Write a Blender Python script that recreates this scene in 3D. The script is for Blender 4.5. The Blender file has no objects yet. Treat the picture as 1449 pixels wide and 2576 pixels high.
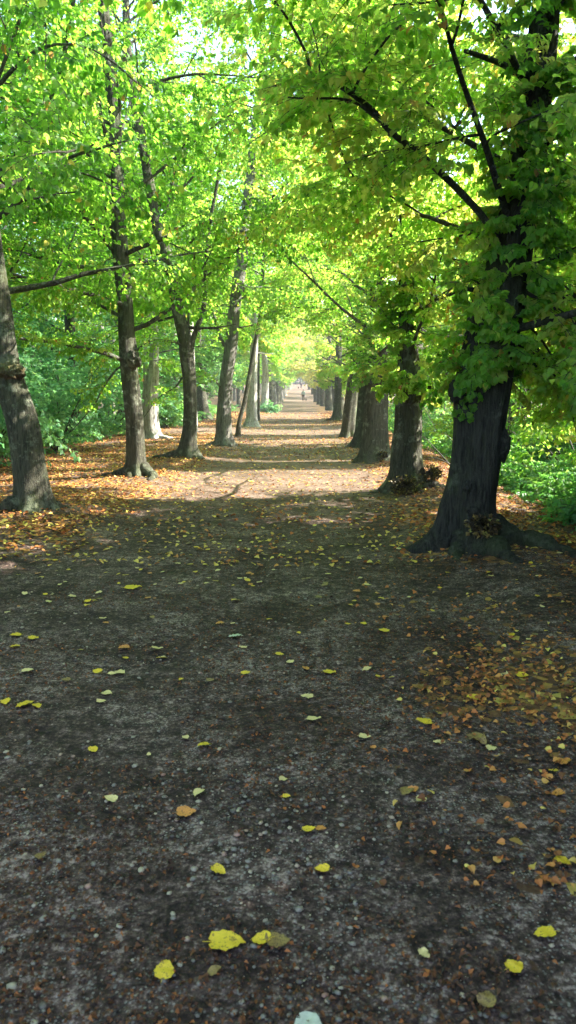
import bpy, math, random
import numpy as np
from math import radians, sin, cos, pi, tan
C = bpy.context.scene
COL = C.collection
# ------------------------------------------------------------------ camera
F, CX, CY = 1874.0, 724.5, 1288.0          # focal length and centre in a 1449 x 2576 picture
PITCH, YAW, CAMZ = radians(-9.13), radians(0.93), 1.6
cam = bpy.data.cameras.new("camera"); camo = bpy.data.objects.new("camera", cam); COL.objects.link(camo)
camo.location = (0, 0, CAMZ); camo.rotation_euler = (pi/2 + PITCH, 0, YAW)
cam.sensor_fit = 'VERTICAL'; cam.sensor_height = 24; cam.lens = F/2576*24
cam.clip_start = 0.05; cam.clip_end = 3000
cam.dof.use_dof = True; cam.dof.focus_distance = 9.0; cam.dof.aperture_fstop = 3.2
C.camera = camo
# ------------------------------------------------------------------ light
EL = radians(36); AZ = radians(76)          # azimuth from +Y towards +X
SUN = np.array([cos(EL)*sin(AZ), cos(EL)*cos(AZ), sin(EL)])
w = bpy.data.worlds.new("World"); C.world = w; w.use_nodes = True
nt = w.node_tree; nt.nodes.clear()
sky = nt.nodes.new("ShaderNodeTexSky"); sky.sky_type = 'NISHITA'; sky.sun_disc = False
sky.sun_elevation = EL; sky.sun_rotation = AZ; sky.air_density = 1.0; sky.dust_density = 1.5; sky.ozone_density = 1.0
bg = nt.nodes.new("ShaderNodeBackground"); bg.inputs[1].default_value = 0.145
wo = nt.nodes.new("ShaderNodeOutputWorld")
nt.links.new(sky.outputs[0], bg.inputs[0]); nt.links.new(bg.outputs[0], wo.inputs[0])
sl = bpy.data.lights.new("sun", 'SUN'); sl.energy = 5.0; sl.angle = radians(0.53); sl.color = (1.0, 0.93, 0.82)
so = bpy.data.objects.new("sun", sl); COL.objects.link(so)
so.rotation_euler = (pi/2 - EL, 0, pi - AZ)
C.view_settings.view_transform = 'Standard'; C.view_settings.look = 'None'
C.view_settings.exposure = 2.62; C.view_settings.gamma = 1
C.cycles.use_denoising = True
C.cycles.max_bounces = 8; C.cycles.diffuse_bounces = 5; C.cycles.transmission_bounces = 6; C.cycles.transparent_max_bounces = 4
C.cycles.glossy_bounces = 2; C.cycles.sample_clamp_indirect = 6.0
C.cycles.caustics_reflective = False; C.cycles.caustics_refractive = False

# ------------------------------------------------------------------ maths helpers
_cp, _sp = cos(PITCH), sin(PITCH)
FWD = np.array([-sin(YAW)*_cp, cos(YAW)*_cp, _sp]); RGT = np.array([cos(YAW), sin(YAW), 0.0]); UP = np.cross(RGT, FWD)
def P(px, py, Y):
    """point at distance Y down the avenue seen at px,py of the 1449 x 2576 picture"""
    d = FWD + RGT*((px-CX)/F) + UP*((CY-py)/F)
    return np.array([0, 0, CAMZ]) + d*(Y/d[1])
def G(px, py):
    """the ground point seen at px,py"""
    d = FWD + RGT*((px-CX)/F) + UP*((CY-py)/F); t = -CAMZ/d[2]
    for _ in range(12):
        p = np.array([0, 0, CAMZ]) + d*t
        t += (p[2]-float(H(p[0], p[1])))/max(-d[2], .08)*.9
    return np.array([0, 0, CAMZ]) + d*t
def _hash(ix, iy, s):
    n = (ix.astype(np.int64)*374761393 + iy.astype(np.int64)*668265263 + s*974711) & 0x7fffffff
    n = ((n ^ (n >> 13))*1274126177) & 0x7fffffff
    return ((n ^ (n >> 16)) & 0xffff)/65535.0
def vnoise(x, y, s=0):
    x = np.asarray(x, float); y = np.asarray(y, float)
    ix = np.floor(x); iy = np.floor(y); fx = x-ix; fy = y-iy
    fx = fx*fx*(3-2*fx); fy = fy*fy*(3-2*fy)
    a = _hash(ix, iy, s); b = _hash(ix+1, iy, s); c = _hash(ix, iy+1, s); d = _hash(ix+1, iy+1, s)
    return (a*(1-fx)+b*fx)*(1-fy) + (c*(1-fx)+d*fx)*fy
def fbm(x, y, s=0, o=3):
    v = 0; a = .5; t = 0
    for k in range(o):
        v = v + a*vnoise(np.asarray(x)*2**k, np.asarray(y)*2**k, s+k); t += a; a *= .5
    return v/t
def sstep(a, b, x): t = np.clip((np.asarray(x, float)-a)/(b-a), 0, 1); return t*t*(3-2*t)
MOUNDS = []                                  # (x, y, radius, height) swellings round tree feet
def H(x, y):
    x = np.asarray(x, float); y = np.asarray(y, float)
    r = np.clip((y-78)/150, 0, 1); z = 3.9*r**1.45
    z = z + .35*sstep(225, 320, y)*8
    z = z - .75*sstep(2.7, 7.0, x)*(1-sstep(60, 90, y)) - .25*sstep(-6, -12, x)
    z = z + .05*(sstep(1.1, 2.0, x)+sstep(-2.0, -3.2, x))
    z = z + .07*(fbm(x*.45+7, y*.45, 3)-.5) + .022*(fbm(x*2.2, y*2.2, 9)-.5)
    for mx, my, mr, mh in MOUNDS:
        z = z + mh*np.exp(-((x-mx)**2+(y-my)**2)/mr**2)
    return z
# where the sun comes down between the crowns (ground coordinates)
BANDS = [(12.0, 15.4, .80), (17.0, 17.7, .6), (23.4, 26.6, .75), (28.6, 32.4, .95), (36.5, 38, .7), (46.0, 56, .95), (59, 61, .6)]
def sun_open(p):
    gx = p[:, 0]-SUN[0]/SUN[2]*p[:, 2]; gy = p[:, 1]-SUN[1]/SUN[2]*p[:, 2]
    n1 = fbm(gx*.35, gy*1.6, 21, 3); n2 = fbm(gx*.9+40, gy*.9, 33, 3)
    wob = gy + (fbm(gx*.5, gy*.3, 5)-.5)*.8
    band = np.zeros(len(p))
    for a, b, k in BANDS: band = np.maximum(band, ((wob > a) & (wob < b))*k)
    band = band*(1-.45*sstep(-3.0, -4.2, gx)); onpath = (gx > -6.5) & (gx < 2.6)
    o = onpath & (n1 > 1.0-band*1.05) & (band > 0)
    left = (gx <= -2.6) & (p[:, 0] > 2.25) & (n2 > .40+.14*sstep(-8.5, -5.5, gx))
    right = (gx >= 2.4) & (n2 > .56) & (gy > 4)
    drift = (gx > .8) & (gx < 3) & (gy > 3.5) & (gy < 4.8) & (n1 > .6)
    return o | left | right | drift
def unit(v): return v/np.maximum(np.linalg.norm(v, axis=-1, keepdims=True), 1e-9)

# ------------------------------------------------------------------ mesh accumulator
class Acc:
    def __init__(s, o=(0, 0, 0)): s.v = []; s.f = []; s.n = 0; s.o = np.array(o, np.float32)
    def add(s, v, f, mat=0, tint=None):
        v = np.asarray(v, np.float32).reshape(-1, 3); f = np.asarray(f, np.int64)
        if len(v) == 0 or len(f) == 0: return
        if tint is None: tint = np.zeros(len(f), np.float32)
        s.v.append(v); s.f.append((f+s.n, mat, np.broadcast_to(np.asarray(tint, np.float32), (len(f),)))); s.n += len(v)
    def tube(s, pts, rad, sides=8, mat=0, cap=True):
        pts = np.asarray(pts, float); n = len(pts); rad = np.broadcast_to(np.asarray(rad, float), (n,))
        t = np.gradient(pts, axis=0); t = unit(t)
        ref = np.array([0, 0, 1.0]) if abs(t[0][2]) < .9 else np.array([1.0, 0, 0])
        u = unit(np.cross(t, ref)); v = np.cross(t, u)
        a = np.arange(sides)/sides*2*pi
        vs = pts[:, None, :] + rad[:, None, None]*(np.cos(a)[None, :, None]*u[:, None, :] + np.sin(a)[None, :, None]*v[:, None, :])
        i = np.arange(n-1)[:, None]*sides; j = np.arange(sides)[None, :]; k = (j+1) % sides
        q = np.stack([i+j, i+k, i+sides+k, i+sides+j], -1).reshape(-1, 4)
        s.add(vs.reshape(-1, 3), q, mat)
        if cap: s.f.append((np.arange(s.n-sides, s.n)[None, :], mat, np.zeros(1, np.float32)))
    def prisms(s, a, b, ra, rb, mat=0):
        m = len(a)
        if m == 0: return
        t = unit(b-a); ref = np.where(np.abs(t[:, 2:3]) < .9, np.array([[0, 0, 1.0]]), np.array([[1.0, 0, 0]]))
        u = unit(np.cross(t, ref)); v = np.cross(t, u)
        vs = []
        for base, r in ((a, ra), (b, rb)):
            for k in range(3):
                an = k*2*pi/3; vs.append(base + (u*cos(an)+v*sin(an))*np.asarray(r).reshape(-1, 1))
        vs = np.stack(vs, 1).reshape(-1, 3)
        o = np.arange(m)[:, None]*6
        q = np.concatenate([o+np.array([[k, (k+1) % 3, 3+(k+1) % 3, 3+k]]) for k in range(3)], 0)
        s.add(vs, q, mat)
    def leaves(s, pos, d, nrm, size, mat=0, tint=0.5, fine=False, wid=.46, curl=.16):
        m = len(pos)
        if m == 0: return
        d = unit(d); side = unit(np.cross(nrm, d)); nn = np.cross(d, side)
        L = np.asarray(size, float).reshape(-1, 1)*np.ones((m, 1))
        rw = 1+.12*np.sin(np.arange(m)*12.9898)[:, None]
        if fine:
            sh = [(0, 0, 0), (-.04, -.30, .06), (.30, -.50, .12), (.68, -.30, .04), (1.0, 0, -.18), (.68, .30, .04), (.30, .50, .12), (-.04, .30, .06), (.4, 0, -.02)]
            vs = np.stack([pos + L*(a*d + b*rw*side + c*nn*(curl/.12)) for a, b, c in sh], 1).reshape(-1, 3)
            o = np.arange(m)[:, None]*9
            q = np.concatenate([o+np.array([x]) for x in ([0, 1, 2, 8], [8, 2, 3, 4], [8, 4, 5, 6], [0, 8, 6, 7])], 0)
            s.add(vs, q, mat, np.tile(np.broadcast_to(tint, (m,)), 4))
        else:
            sh = [(0, 0, 0), (.36, -wid, curl*.7), (1.0, 0, -curl*.6), (.36, wid, curl*.7)]
            vs = np.stack([pos + L*(a*d + b*rw*side + c*nn) for a, b, c in sh], 1).reshape(-1, 3)
            o = np.arange(m)[:, None]*4
            s.add(vs, o+np.array([[0, 1, 2, 3]]), mat, np.broadcast_to(tint, (m,)))
    def mesh(s, name, mats, smooth=True):
        me = bpy.data.meshes.new(name)
        v = np.concatenate(s.v)-s.o; me.vertices.add(len(v)); me.vertices.foreach_set("co", v.ravel())
        tot = np.concatenate([np.full(len(f), f.shape[1]) for f, _, _ in s.f])
        idx = np.concatenate([f.ravel() for f, _, _ in s.f])
        start = np.concatenate([[0], np.cumsum(tot)[:-1]])
        me.loops.add(len(idx)); me.loops.foreach_set("vertex_index", idx.astype(np.int32))
        me.polygons.add(len(tot)); me.polygons.foreach_set("loop_start", start.astype(np.int32)); me.polygons.foreach_set("loop_total", tot.astype(np.int32))
        me.polygons.foreach_set("material_index", np.concatenate([np.full(len(f), m) for f, m, _ in s.f]).astype(np.int32))
        me.update(calc_edges=True)
        sm = np.zeros(len(tot), bool) if not smooth else np.concatenate([np.full(len(f), f.shape[1] < 6) for f, m, _ in s.f])
        me.polygons.foreach_set("use_smooth", sm)
        at = me.attributes.new("tint", 'FLOAT', 'FACE'); at.data.foreach_set("value", np.concatenate([t for _, _, t in s.f]).astype(np.float32))
        for m in mats: me.materials.append(m)
        return me
def link(name, data, parent=None, loc=None):
    o = bpy.data.objects.new(name, data); COL.objects.link(o)
    if parent: o.parent = parent
    if loc is not None: o.location = loc
    return o
def tag(o, label=None, cat=None, group=None, kind=None):
    if label: o["label"] = label
    if cat: o["category"] = cat
    if group: o["group"] = group
    if kind: o["kind"] = kind
    return o
def copy_thing(src, loc, rz, sc=(1, 1, 1)):
    r = src.copy(); COL.objects.link(r); r.location = loc; r.rotation_euler = (0, 0, rz); r.scale = sc
    for ch in list(src.children):
        c = ch.copy(); COL.objects.link(c); c.parent = r
        for g in ch.children:
            e = g.copy(); COL.objects.link(e); e.parent = c
    return r

# ------------------------------------------------------------------ materials
def mat(name):
    m = bpy.data.materials.new(name); m.use_nodes = True; n = m.node_tree; n.nodes.clear()
    out = n.nodes.new("ShaderNodeOutputMaterial"); return m, n, out
def node(n, t, **kw):
    x = n.nodes.new(t)
    for k, v in kw.items(): setattr(x, k, v)
    return x
def ramp(n, src, stops, interp='LINEAR'):
    r = n.nodes.new("ShaderNodeValToRGB"); cr = r.color_ramp; cr.interpolation = interp
    while len(cr.elements) < len(stops): cr.elements.new(.5)
    for e, (p, c) in zip(cr.elements, stops): e.position = p; e.color = (*c, 1) if len(c) == 3 else c
    n.links.new(src, r.inputs[0]); return r.outputs[0]
def noise(n, vec, scale, detail=4, rough=.55):
    x = n.nodes.new("ShaderNodeTexNoise"); x.inputs["Scale"].default_value = scale; x.inputs["Detail"].default_value = detail; x.inputs["Roughness"].default_value = rough
    if vec is not None: n.links.new(vec, x.inputs["Vector"])
    return x.outputs[0]
def mixc(n, f, a, b, mode='MIX'):
    x = n.nodes.new("ShaderNodeMix"); x.data_type = 'RGBA'; x.blend_type = mode
    for s, v in ((0, f), (6, a), (7, b)):
        if isinstance(v, (int, float)): x.inputs[s].default_value = v
        elif isinstance(v, tuple): x.inputs[s].default_value = (*v, 1)
        else: n.links.new(v, x.inputs[s])
    return x.outputs[2]
def mathn(n, op, a, b=None, clamp=False):
    x = n.nodes.new("ShaderNodeMath"); x.operation = op; x.use_clamp = clamp
    for i, v in enumerate((a, b)):
        if v is None: continue
        if isinstance(v, (int, float)): x.inputs[i].default_value = v
        else: n.links.new(v, x.inputs[i])
    return x.outputs[0]
def leaf_mat(name, refl, trans, rough=.5, mixf=.5, spec=.35):
    """refl / trans: colour stops along the per-leaf tint"""
    m, n, out = mat(name)
    a = node(n, "ShaderNodeAttribute", attribute_name="tint")
    geo = n.nodes.new("ShaderNodeNewGeometry")
    ns = noise(n, geo.outputs["Position"], .9, 2)
    t = mathn(n, 'ADD', a.outputs["Fac"], mathn(n, 'MULTIPLY', mathn(n, 'SUBTRACT', ns, .5), .35))
    c1 = ramp(n, t, refl); c2 = ramp(n, t, trans)
    pb = n.nodes.new("ShaderNodeBsdfPrincipled"); n.links.new(c1, pb.inputs["Base Color"]); pb.inputs["Roughness"].default_value = rough
    pb.inputs["Specular IOR Level"].default_value = spec
    tr = n.nodes.new("ShaderNodeBsdfTranslucent"); n.links.new(c2, tr.inputs["Color"])
    mx = n.nodes.new("ShaderNodeMixShader"); mx.inputs[0].default_value = mixf
    n.links.new(pb.outputs[0], mx.inputs[1]); n.links.new(tr.outputs[0], mx.inputs[2]); n.links.new(mx.outputs[0], out.inputs[0])
    return m
R_STOPS = [(0, (.040, .120, .026)), (.4, (.075, .19, .036)), (.75, (.14, .27, .05)), (.93, (.26, .31, .07)), (.97, (.48, .38, .06)), (1, (.36, .17, .06))]
T_STOPS = [(0, (.18, .46, .035)), (.4, (.36, .70, .06)), (.75, (.62, .88, .13)), (.93, (.82, .86, .20)), (.97, (.90, .72, .12)), (1, (.60, .30, .09))]
M_LEAF = leaf_mat("lime_leaves", R_STOPS, T_STOPS, mixf=.66)
M_LEAFY = leaf_mat("yellowing_leaves", [(0, (.12, .20, .04)), (.6, (.22, .29, .06)), (1, (.42, .36, .09))], [(0, (.42, .62, .10)), (.6, (.72, .80, .20)), (1, (.95, .82, .28))], mixf=.58)
M_LEAFB = leaf_mat("wood_leaves", [(0, (.04, .12, .045)), (.5, (.075, .18, .06)), (1, (.16, .27, .08))], [(0, (.12, .38, .09)), (.5, (.26, .56, .13)), (1, (.52, .76, .18))], mixf=.56)
M_LEAFD = leaf_mat("sun_blocker_leaves", [(0, (.05, .07, .04)), (1, (.09, .11, .06))], [(0, (.06, .08, .04)), (1, (.12, .14, .07))], mixf=.35)  # for the added sun-blocking trees, dulled to keep green light off the ground
M_UNDER = leaf_mat("undergrowth_leaves", [(0, (.04, .15, .045)), (.6, (.08, .25, .07)), (1, (.18, .34, .08))], [(0, (.12, .42, .07)), (.6, (.24, .58, .09)), (1, (.46, .70, .12))], mixf=.45, rough=.42, spec=.5)
def bark_mat(name, dark, mid, lich, lam=.55, moss=.3, scale=1.0):
    m, n, out = mat(name)
    tc = n.nodes.new("ShaderNodeTexCoord")
    mp = n.nodes.new("ShaderNodeMapping"); mp.inputs["Scale"].default_value = (26*scale, 26*scale, 3.2*scale); n.links.new(tc.outputs["Object"], mp.inputs[0])
    w1 = noise(n, mp.outputs[0], 1.0, 6, .65); w2 = noise(n, mp.outputs[0], 2.9, 4, .6); warp = mathn(n, 'ADD', mathn(n, 'MULTIPLY', w1, .55), mathn(n, 'MULTIPLY', w2, .45))
    fine = noise(n, tc.outputs["Object"], 60, 4, .7)
    blotch = noise(n, tc.outputs["Object"], 2.6, 5, .6)
    blotch2 = noise(n, tc.outputs["Object"], 9, 5, .7)
    base = ramp(n, warp, [(.39, dark), (.50, mid), (.61, tuple(min(1, c*1.5) for c in mid))])
    lm = ramp(n, mathn(n, 'ADD', mathn(n, 'MULTIPLY', blotch, .5), mathn(n, 'MULTIPLY', blotch2, .5)), [(lam-.02, (0, 0, 0)), (lam+.05, (1, 1, 1))])
    col = mixc(n, mathn(n, 'MULTIPLY', lm, .75), base, lich)
    mn = noise(n, tc.outputs["Object"], 1.3, 4, .6)
    mm = ramp(n, mn, [(.50, (0, 0, 0)), (.62, (1, 1, 1))])
    col = mixc(n, mathn(n, 'MULTIPLY', mm, moss), col, (.07, .095, .022))
    pb = n.nodes.new("ShaderNodeBsdfPrincipled"); n.links.new(col, pb.inputs["Base Color"]); pb.inputs["Roughness"].default_value = .85; pb.inputs["Specular IOR Level"].default_value = .25
    bp = n.nodes.new("ShaderNodeBump"); bp.inputs["Strength"].default_value = 1.0; bp.inputs["Distance"].default_value = .09
    hh = mathn(n, 'ADD', warp, mathn(n, 'MULTIPLY', fine, .3)); n.links.new(hh, bp.inputs["Height"]); n.links.new(bp.outputs[0], pb.inputs["Normal"])
    n.links.new(pb.outputs[0], out.inputs[0]); return m
M_BARK = bark_mat("lime_bark", (.022, .021, .015), (.066, .064, .045), (.23, .25, .19), .54, .4)
M_BARKD = bark_mat("dark_bark", (.008, .008, .007), (.036, .035, .029), (.11, .12, .095), .57, .35)
M_BARKG = bark_mat("grey_bark", (.06, .055, .05), (.17, .16, .14), (.33, .34, .30), .55, .15)
M_BARKP = bark_mat("pale_bark", (.16, .15, .13), (.36, .34, .31), (.50, .50, .46), .52, .1, .6)
def plain(name, col, rough=.7, var=.25, sc=30, trans=None):
    m, n, out = mat(name)
    tc = n.nodes.new("ShaderNodeTexCoord"); x = noise(n, tc.outputs["Object"], sc, 4)
    c = ramp(n, x, [(.3, tuple(v*(1-var) for v in col)), (.7, tuple(min(1, v*(1+var)) for v in col))])
    pb = n.nodes.new("ShaderNodeBsdfPrincipled"); n.links.new(c, pb.inputs["Base Color"]); pb.inputs["Roughness"].default_value = rough
    n.links.new(pb.outputs[0], out.inputs[0]); return m
M_TWIG = plain("twig_bark", (.035, .028, .02), .8)

# ------------------------------------------------------------------ leaf sprays
rng = np.random.default_rng(7)
def make_spray(seed, step=.055, sides=True):
    r = np.random.default_rng(seed); pos = []; dr = []; nr = []; seg = []
    def run(p, d, length, n0, lvl):
        k = max(2, int(length/step)); prev = p.copy(); sgn = 1
        for i in range(k):
            t = (i+1)/k
            dd = d.copy(); dd[2] -= (.30 if lvl == 0 else .35)*t + r.normal()*.03; dd[1] += r.normal()*.05; dd = unit(dd)
            q = prev + dd*length/k; seg.append((prev, q, lvl)); sgn = -sgn
            for sg in ((sgn,) if i < k-1 else (-1, 1, 0)):
                ld = unit(dd*.6 + np.cross([0, 0, 1], dd)*sg*.85 + np.array([0, 0, -.35-.3*r.random()]) + r.normal(size=3)*.15)
                pos.append(q + r.normal(size=3)*.008); dr.append(ld); nr.append(unit(np.array([0, 0, 1.0]) + dd*.35 + r.normal(size=3)*.33))
            if lvl == 0 and i > 0 and i < k-1 and i % 2 == 0:
                s2 = 1 if (i//2) % 2 else -1
                run(q, unit(dd*.75 + np.cross([0, 0, 1], dd)*s2*.75 + r.normal(size=3)*.12), length*(.50*(1-.6*t)), n0, 1)
            prev = q
    run(np.zeros(3), np.array([1.0, 0, .12]), 1.0, None, 0)
    seg_a = np.array([s[0] for s in seg]); seg_b = np.array([s[1] for s in seg]); lv = np.array([s[2] for s in seg])
    return np.array(pos), np.array(dr), np.array(nr), seg_a, seg_b, lv
SPR = {'fine': [make_spray(s, .075) for s in range(10)], 'mid': [make_spray(40+s, .085) for s in range(10)], 'far': [make_spray(80+s, .16) for s in range(8)]}
def rot_from(d, roll):
    """matrices whose x axis is d, z axis as upright as can be, rolled"""
    d = unit(d); z = np.array([0, 0, 1.0]); y = np.cross(np.broadcast_to(z, d.shape), d); bad = np.linalg.norm(y, axis=1) < .15
    y[bad] = np.array([0, 1.0, 0]); y = unit(y); zz = np.cross(d, y)
    c = np.cos(roll)[:, None]; s = np.sin(roll)[:, None]
    y2 = y*c+zz*s; z2 = -y*s+zz*c
    return np.stack([d, y2, z2], 2)          # columns
def put_sprays(acc, P0, D, scale, kind, leaf, r, tint_mu=.45, tint_sd=.2, mat_leaf=0, mat_twig=1, keep=None, yellow=.02, twigs=True):
    n = len(P0)
    if n == 0: return
    R = rot_from(D, r.normal(size=n)*.3); which = r.integers(0, len(SPR[kind]), n); st = r.normal(size=n)*tint_sd*.95
    for k, (lp, ld, ln, sa, sb, lv) in enumerate(SPR[kind]):
        m = np.where(which == k)[0]
        if len(m) == 0: continue
        Rk = R[m]; sc = scale[m][:, None, None]
        pos = (np.einsum('nij,lj->nli', Rk, lp)*sc + P0[m][:, None, :]).reshape(-1, 3)
        d = np.einsum('nij,lj->nli', Rk, ld).reshape(-1, 3); nn = np.einsum('nij,lj->nli', Rk, ln).reshape(-1, 3)
        t = (tint_mu + np.repeat(st[m], len(lp)) + r.normal(size=len(pos))*tint_sd*.6).clip(0, .92)
        t = np.where(r.random(len(pos)) < yellow, .93+.07*r.random(len(pos)), t)
        sz = leaf*(.65+.6*r.random(len(pos)))
        ok = np.ones(len(pos), bool) if keep is None else keep(pos)
        d = unit(d + r.normal(size=d.shape)*.12)
        acc.leaves(pos[ok], d[ok], nn[ok], sz[ok], mat_leaf, t[ok], fine=(kind == 'fine'))
        if twigs:
            sel = lv >= 0 if kind == 'fine' else lv == 0
            a = (np.einsum('nij,lj->nli', Rk, sa[sel])*sc + P0[m][:, None, :]).reshape(-1, 3)
            b = (np.einsum('nij,lj->nli', Rk, sb[sel])*sc + P0[m][:, None, :]).reshape(-1, 3)
            ok2 = np.ones(len(a), bool) if keep is None else keep(b)
            rr = np.tile(np.where(lv[sel] == 0, .0035, .0018), len(m))
            acc.prisms(a[ok2], b[ok2], rr[ok2], rr[ok2]*.8, mat_twig)

# ------------------------------------------------------------------ branches
def curve_pts(p, d, length, r, n=8, up=.0, droop=.0, wig=.08):
    pts = [np.array(p, float)]; d = unit(np.array(d, float))
    for i in range(n):
        d = unit(d + np.array([0, 0, up*(1-i/n) - droop*(i/n)]) + r.normal(size=3)*wig)
        pts.append(pts[-1]+d*length/n)
    return np.array(pts)
def spline(pts, m=6):
    pts = np.asarray(pts, float); out = []
    q = np.vstack([2*pts[0]-pts[1], pts, 2*pts[-1]-pts[-2]])
    for i in range(1, len(q)-2):
        for k in range(m):
            t = k/m; a, b, c, d = q[i-1], q[i], q[i+1], q[i+2]
            out.append(.5*((2*b)+(-a+c)*t+(2*a-5*b+4*c-d)*t*t+(-a+3*b-3*c+d)*t**3))
    out.append(pts[-1]); return np.array(out)
SIGHT = []                                   # (n,3) px, py, half width of trunks that show through the leaves
def sight(p):
    q = p-np.array([0, 0, CAMZ]); dd = np.maximum(q@FWD, .3); px = CX+F*(q@RGT)/dd; py = CY-F*(q@UP)/dd; m = np.zeros(len(p), bool)
    for L, yt in SIGHT:
        xx = np.interp(-py, -L[:, 1], L[:, 0]); hw = np.interp(-py, -L[:, 1], L[:, 2])
        m |= (np.abs(px-xx) < hw) & (py < L[:, 1].max()) & (p[:, 1] < yt)
    return m & (_hash(np.floor(p[:, 0]*9), np.floor(p[:, 2]*9)+np.floor(p[:, 1]*9)*31, 3) < .72)
def clear_fn(cull=True, lowc=True):
    def keep(p, twig=False):
        x = p[:, 0]; y = p[:, 1]; z = p[:, 2]-H(x, y)*(y > 70)
        far = sstep(18, 40, y); u = np.abs(x+.3-.2*far)/(2.1-.8*far)
        near = np.clip((y-4)/10, 0, 1)
        zc = np.where(u < 1.25, (3.75-.1*far) - (1.9+.2*far)*np.minimum(u, 1.25)**2, 1.25)
        zc = np.where((x < -2.6) & (y < 11), 2.2, zc)
        ok = z > zc + .35*(fbm(x*1.5, y*1.5, 55)-.5)*2
        # nothing hangs right in front of the lens
        ok &= (y > 3.2) | (z > 3.4)
        # sight line down the avenue stays open
        ok &= ~((y > 3) & (y < 60) & (np.abs(x-(.0)) < .35+.012*y) & (z < 2.2+.055*y))
        if cull and not twig: ok &= ~sun_open(p) & ~sight(p)
        return ok
    return keep
def grow(acc_leaf, limb_accs, trunk_at, zlo, ztop, R, nl, r, kind, leaf, keep, r_trunk, spr=1.0, bark=0, tint=.45, yellow=.02, mat_leaf=0, mat_twig=1, azf=None, subn=5, prof=None, lowtail=True, extra=None):
    """limbs round the trunk, sub-branches on them, leaf sprays on those.  Leaves go to acc_leaf, wood to limb_accs()"""
    P0 = []; D = []; S = []
    limbs = []
    for i in range(nl):
        t = (i+.5*r.random())/nl; z = zlo+(ztop-zlo)*t**1.15; az = i*2.39996+r.normal()*.35
        if azf: az = azf(az, r)
        c, rad = trunk_at(z)
        ln = R*(prof(t) if prof else (1.0-.55*t**1.6))*(.8+.4*r.random())
        el = radians(5+50*t + r.normal()*8)
        d = np.array([cos(az)*cos(el), sin(az)*cos(el), sin(el)])
        r0 = min(rad*.4, .010*ln+.006)
        pts = curve_pts(c, d, ln, r, 10, up=.07, droop=.13, wig=.07)
        if keep is not None:
            bad = np.where(~keep(pts, True))[0]; bad = bad[bad > 1]
            if len(bad): pts = pts[:max(3, bad[0])]
        limbs.append((pts, r0))
    for pts, r0 in (extra or []): limbs.append((pts, r0))
    for pts, r0 in limbs:
        A = limb_accs(); L = np.linalg.norm(np.diff(pts, axis=0), axis=1).sum(); n = len(pts)
        A.tube(pts, r0*(1-.82*np.linspace(0, 1, n)), 7, bark)
        for j in range(max(2, int(subn*L/2.6))):
            u = .18+.8*(j+r.random())/max(2, int(subn*L/2.6)); u = min(u, .98); k = int(u*(n-1)); p = pts[k]+(pts[min(k+1, n-1)]-pts[k])*(u*(n-1)-k)
            dv = unit(pts[min(k+1, n-1)]-pts[max(k-1, 0)]); sd = np.cross(dv, [0, 0, 1.0])*(1 if j % 2 else -1)
            d2 = unit(dv*.6+sd*.8+np.array([0, 0, .12+.3*r.normal()])); l2 = (.35+.65*(1-u))*L*.42*(.7+.6*r.random())+.25
            q = curve_pts(p, d2, l2, r, 6, up=.05, droop=.16, wig=.10)
            if keep is not None:
                bad = np.where(~keep(q, True))[0]
                if len(bad):
                    if bad[0] < 3: continue
                    q = q[:bad[0]]
            A.tube(q, max(.004, r0*.38)*(1-.75*np.linspace(0, 1, len(q))), 5, bark)
            ns = max(2, int(l2/.17*spr))
            for s in range(ns):
                v = (s+r.random())/ns*(len(q)-1.01); a = int(v); pp = q[a]+(q[a+1]-q[a])*(v-a); dd = unit(q[a+1]-q[a])
                sg = np.cross(dd, [0, 0, 1.0])*(1 if s % 2 else -1)
                P0.append(pp); D.append(unit(dd*.6+sg*.75*r.random()+np.array([0, 0, -.22+.25*r.normal()]))); S.append((.5+.45*r.random()))
    P0 = np.array(P0); D = np.array(D); S = np.array(S)
    put_sprays(acc_leaf, P0, D, S, kind, leaf, r, tint_mu=tint, keep=keep, yellow=yellow, mat_leaf=mat_leaf, mat_twig=mat_twig)
    return len(P0)
def trunk_mesh(cl, rad, r, sides=30, flare=.9, lobes=5, flute=.06, name="trunk", m=None, base_z=None, o=(0, 0, 0)):
    """cl: centre line from the foot upwards, rad: radii"""
    acc = Acc(o); n = len(cl); z0 = cl[0][2] if base_z is None else base_z
    a = np.arange(sides)/sides*2*pi
    ph = r.random(6)*6.28; hz = cl[:, 2]-z0
    fl = flare*np.exp(-np.clip(hz, 0, 99)/.17) + .20*flare*np.exp(-np.clip(hz, 0, 99)/.55)
    lob = .55+.45*np.cos(lobes*a+ph[0]+.6*np.sin(2*a+ph[4])) + .25*np.cos((lobes-2)*a+ph[1])
    R = rad[:, None]*(1 + fl[:, None]*np.clip(lob, .1, 1.5)[None, :]
        + flute*np.cos(3*a[None, :]+ph[2]+.25*hz[:, None]) + flute*.6*np.cos(7*a[None, :]+ph[3]-.35*hz[:, None])
        + .05*(fbm(a[None, :]*3+0*hz[:, None], hz[:, None]*2.5, 77)-.5) + .04*(fbm(a[None, :]*8, hz[:, None]*7, 78)-.5))
    v = cl[:, None, :] + R[:, :, None]*np.stack([np.cos(a), np.sin(a), 0*a], 1)[None]
    i = np.arange(n-1)[:, None]*sides; j = np.arange(sides)[None, :]; k = (j+1) % sides
    acc.add(v.reshape(-1, 3), np.stack([i+j, i+k, i+sides+k, i+sides+j], -1).reshape(-1, 4), 0)
    acc.f.append((np.arange(acc.n-sides, acc.n)[None, :], 0, np.zeros(1, np.float32)))
    return acc.mesh(name, [m or M_BARK])
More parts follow.
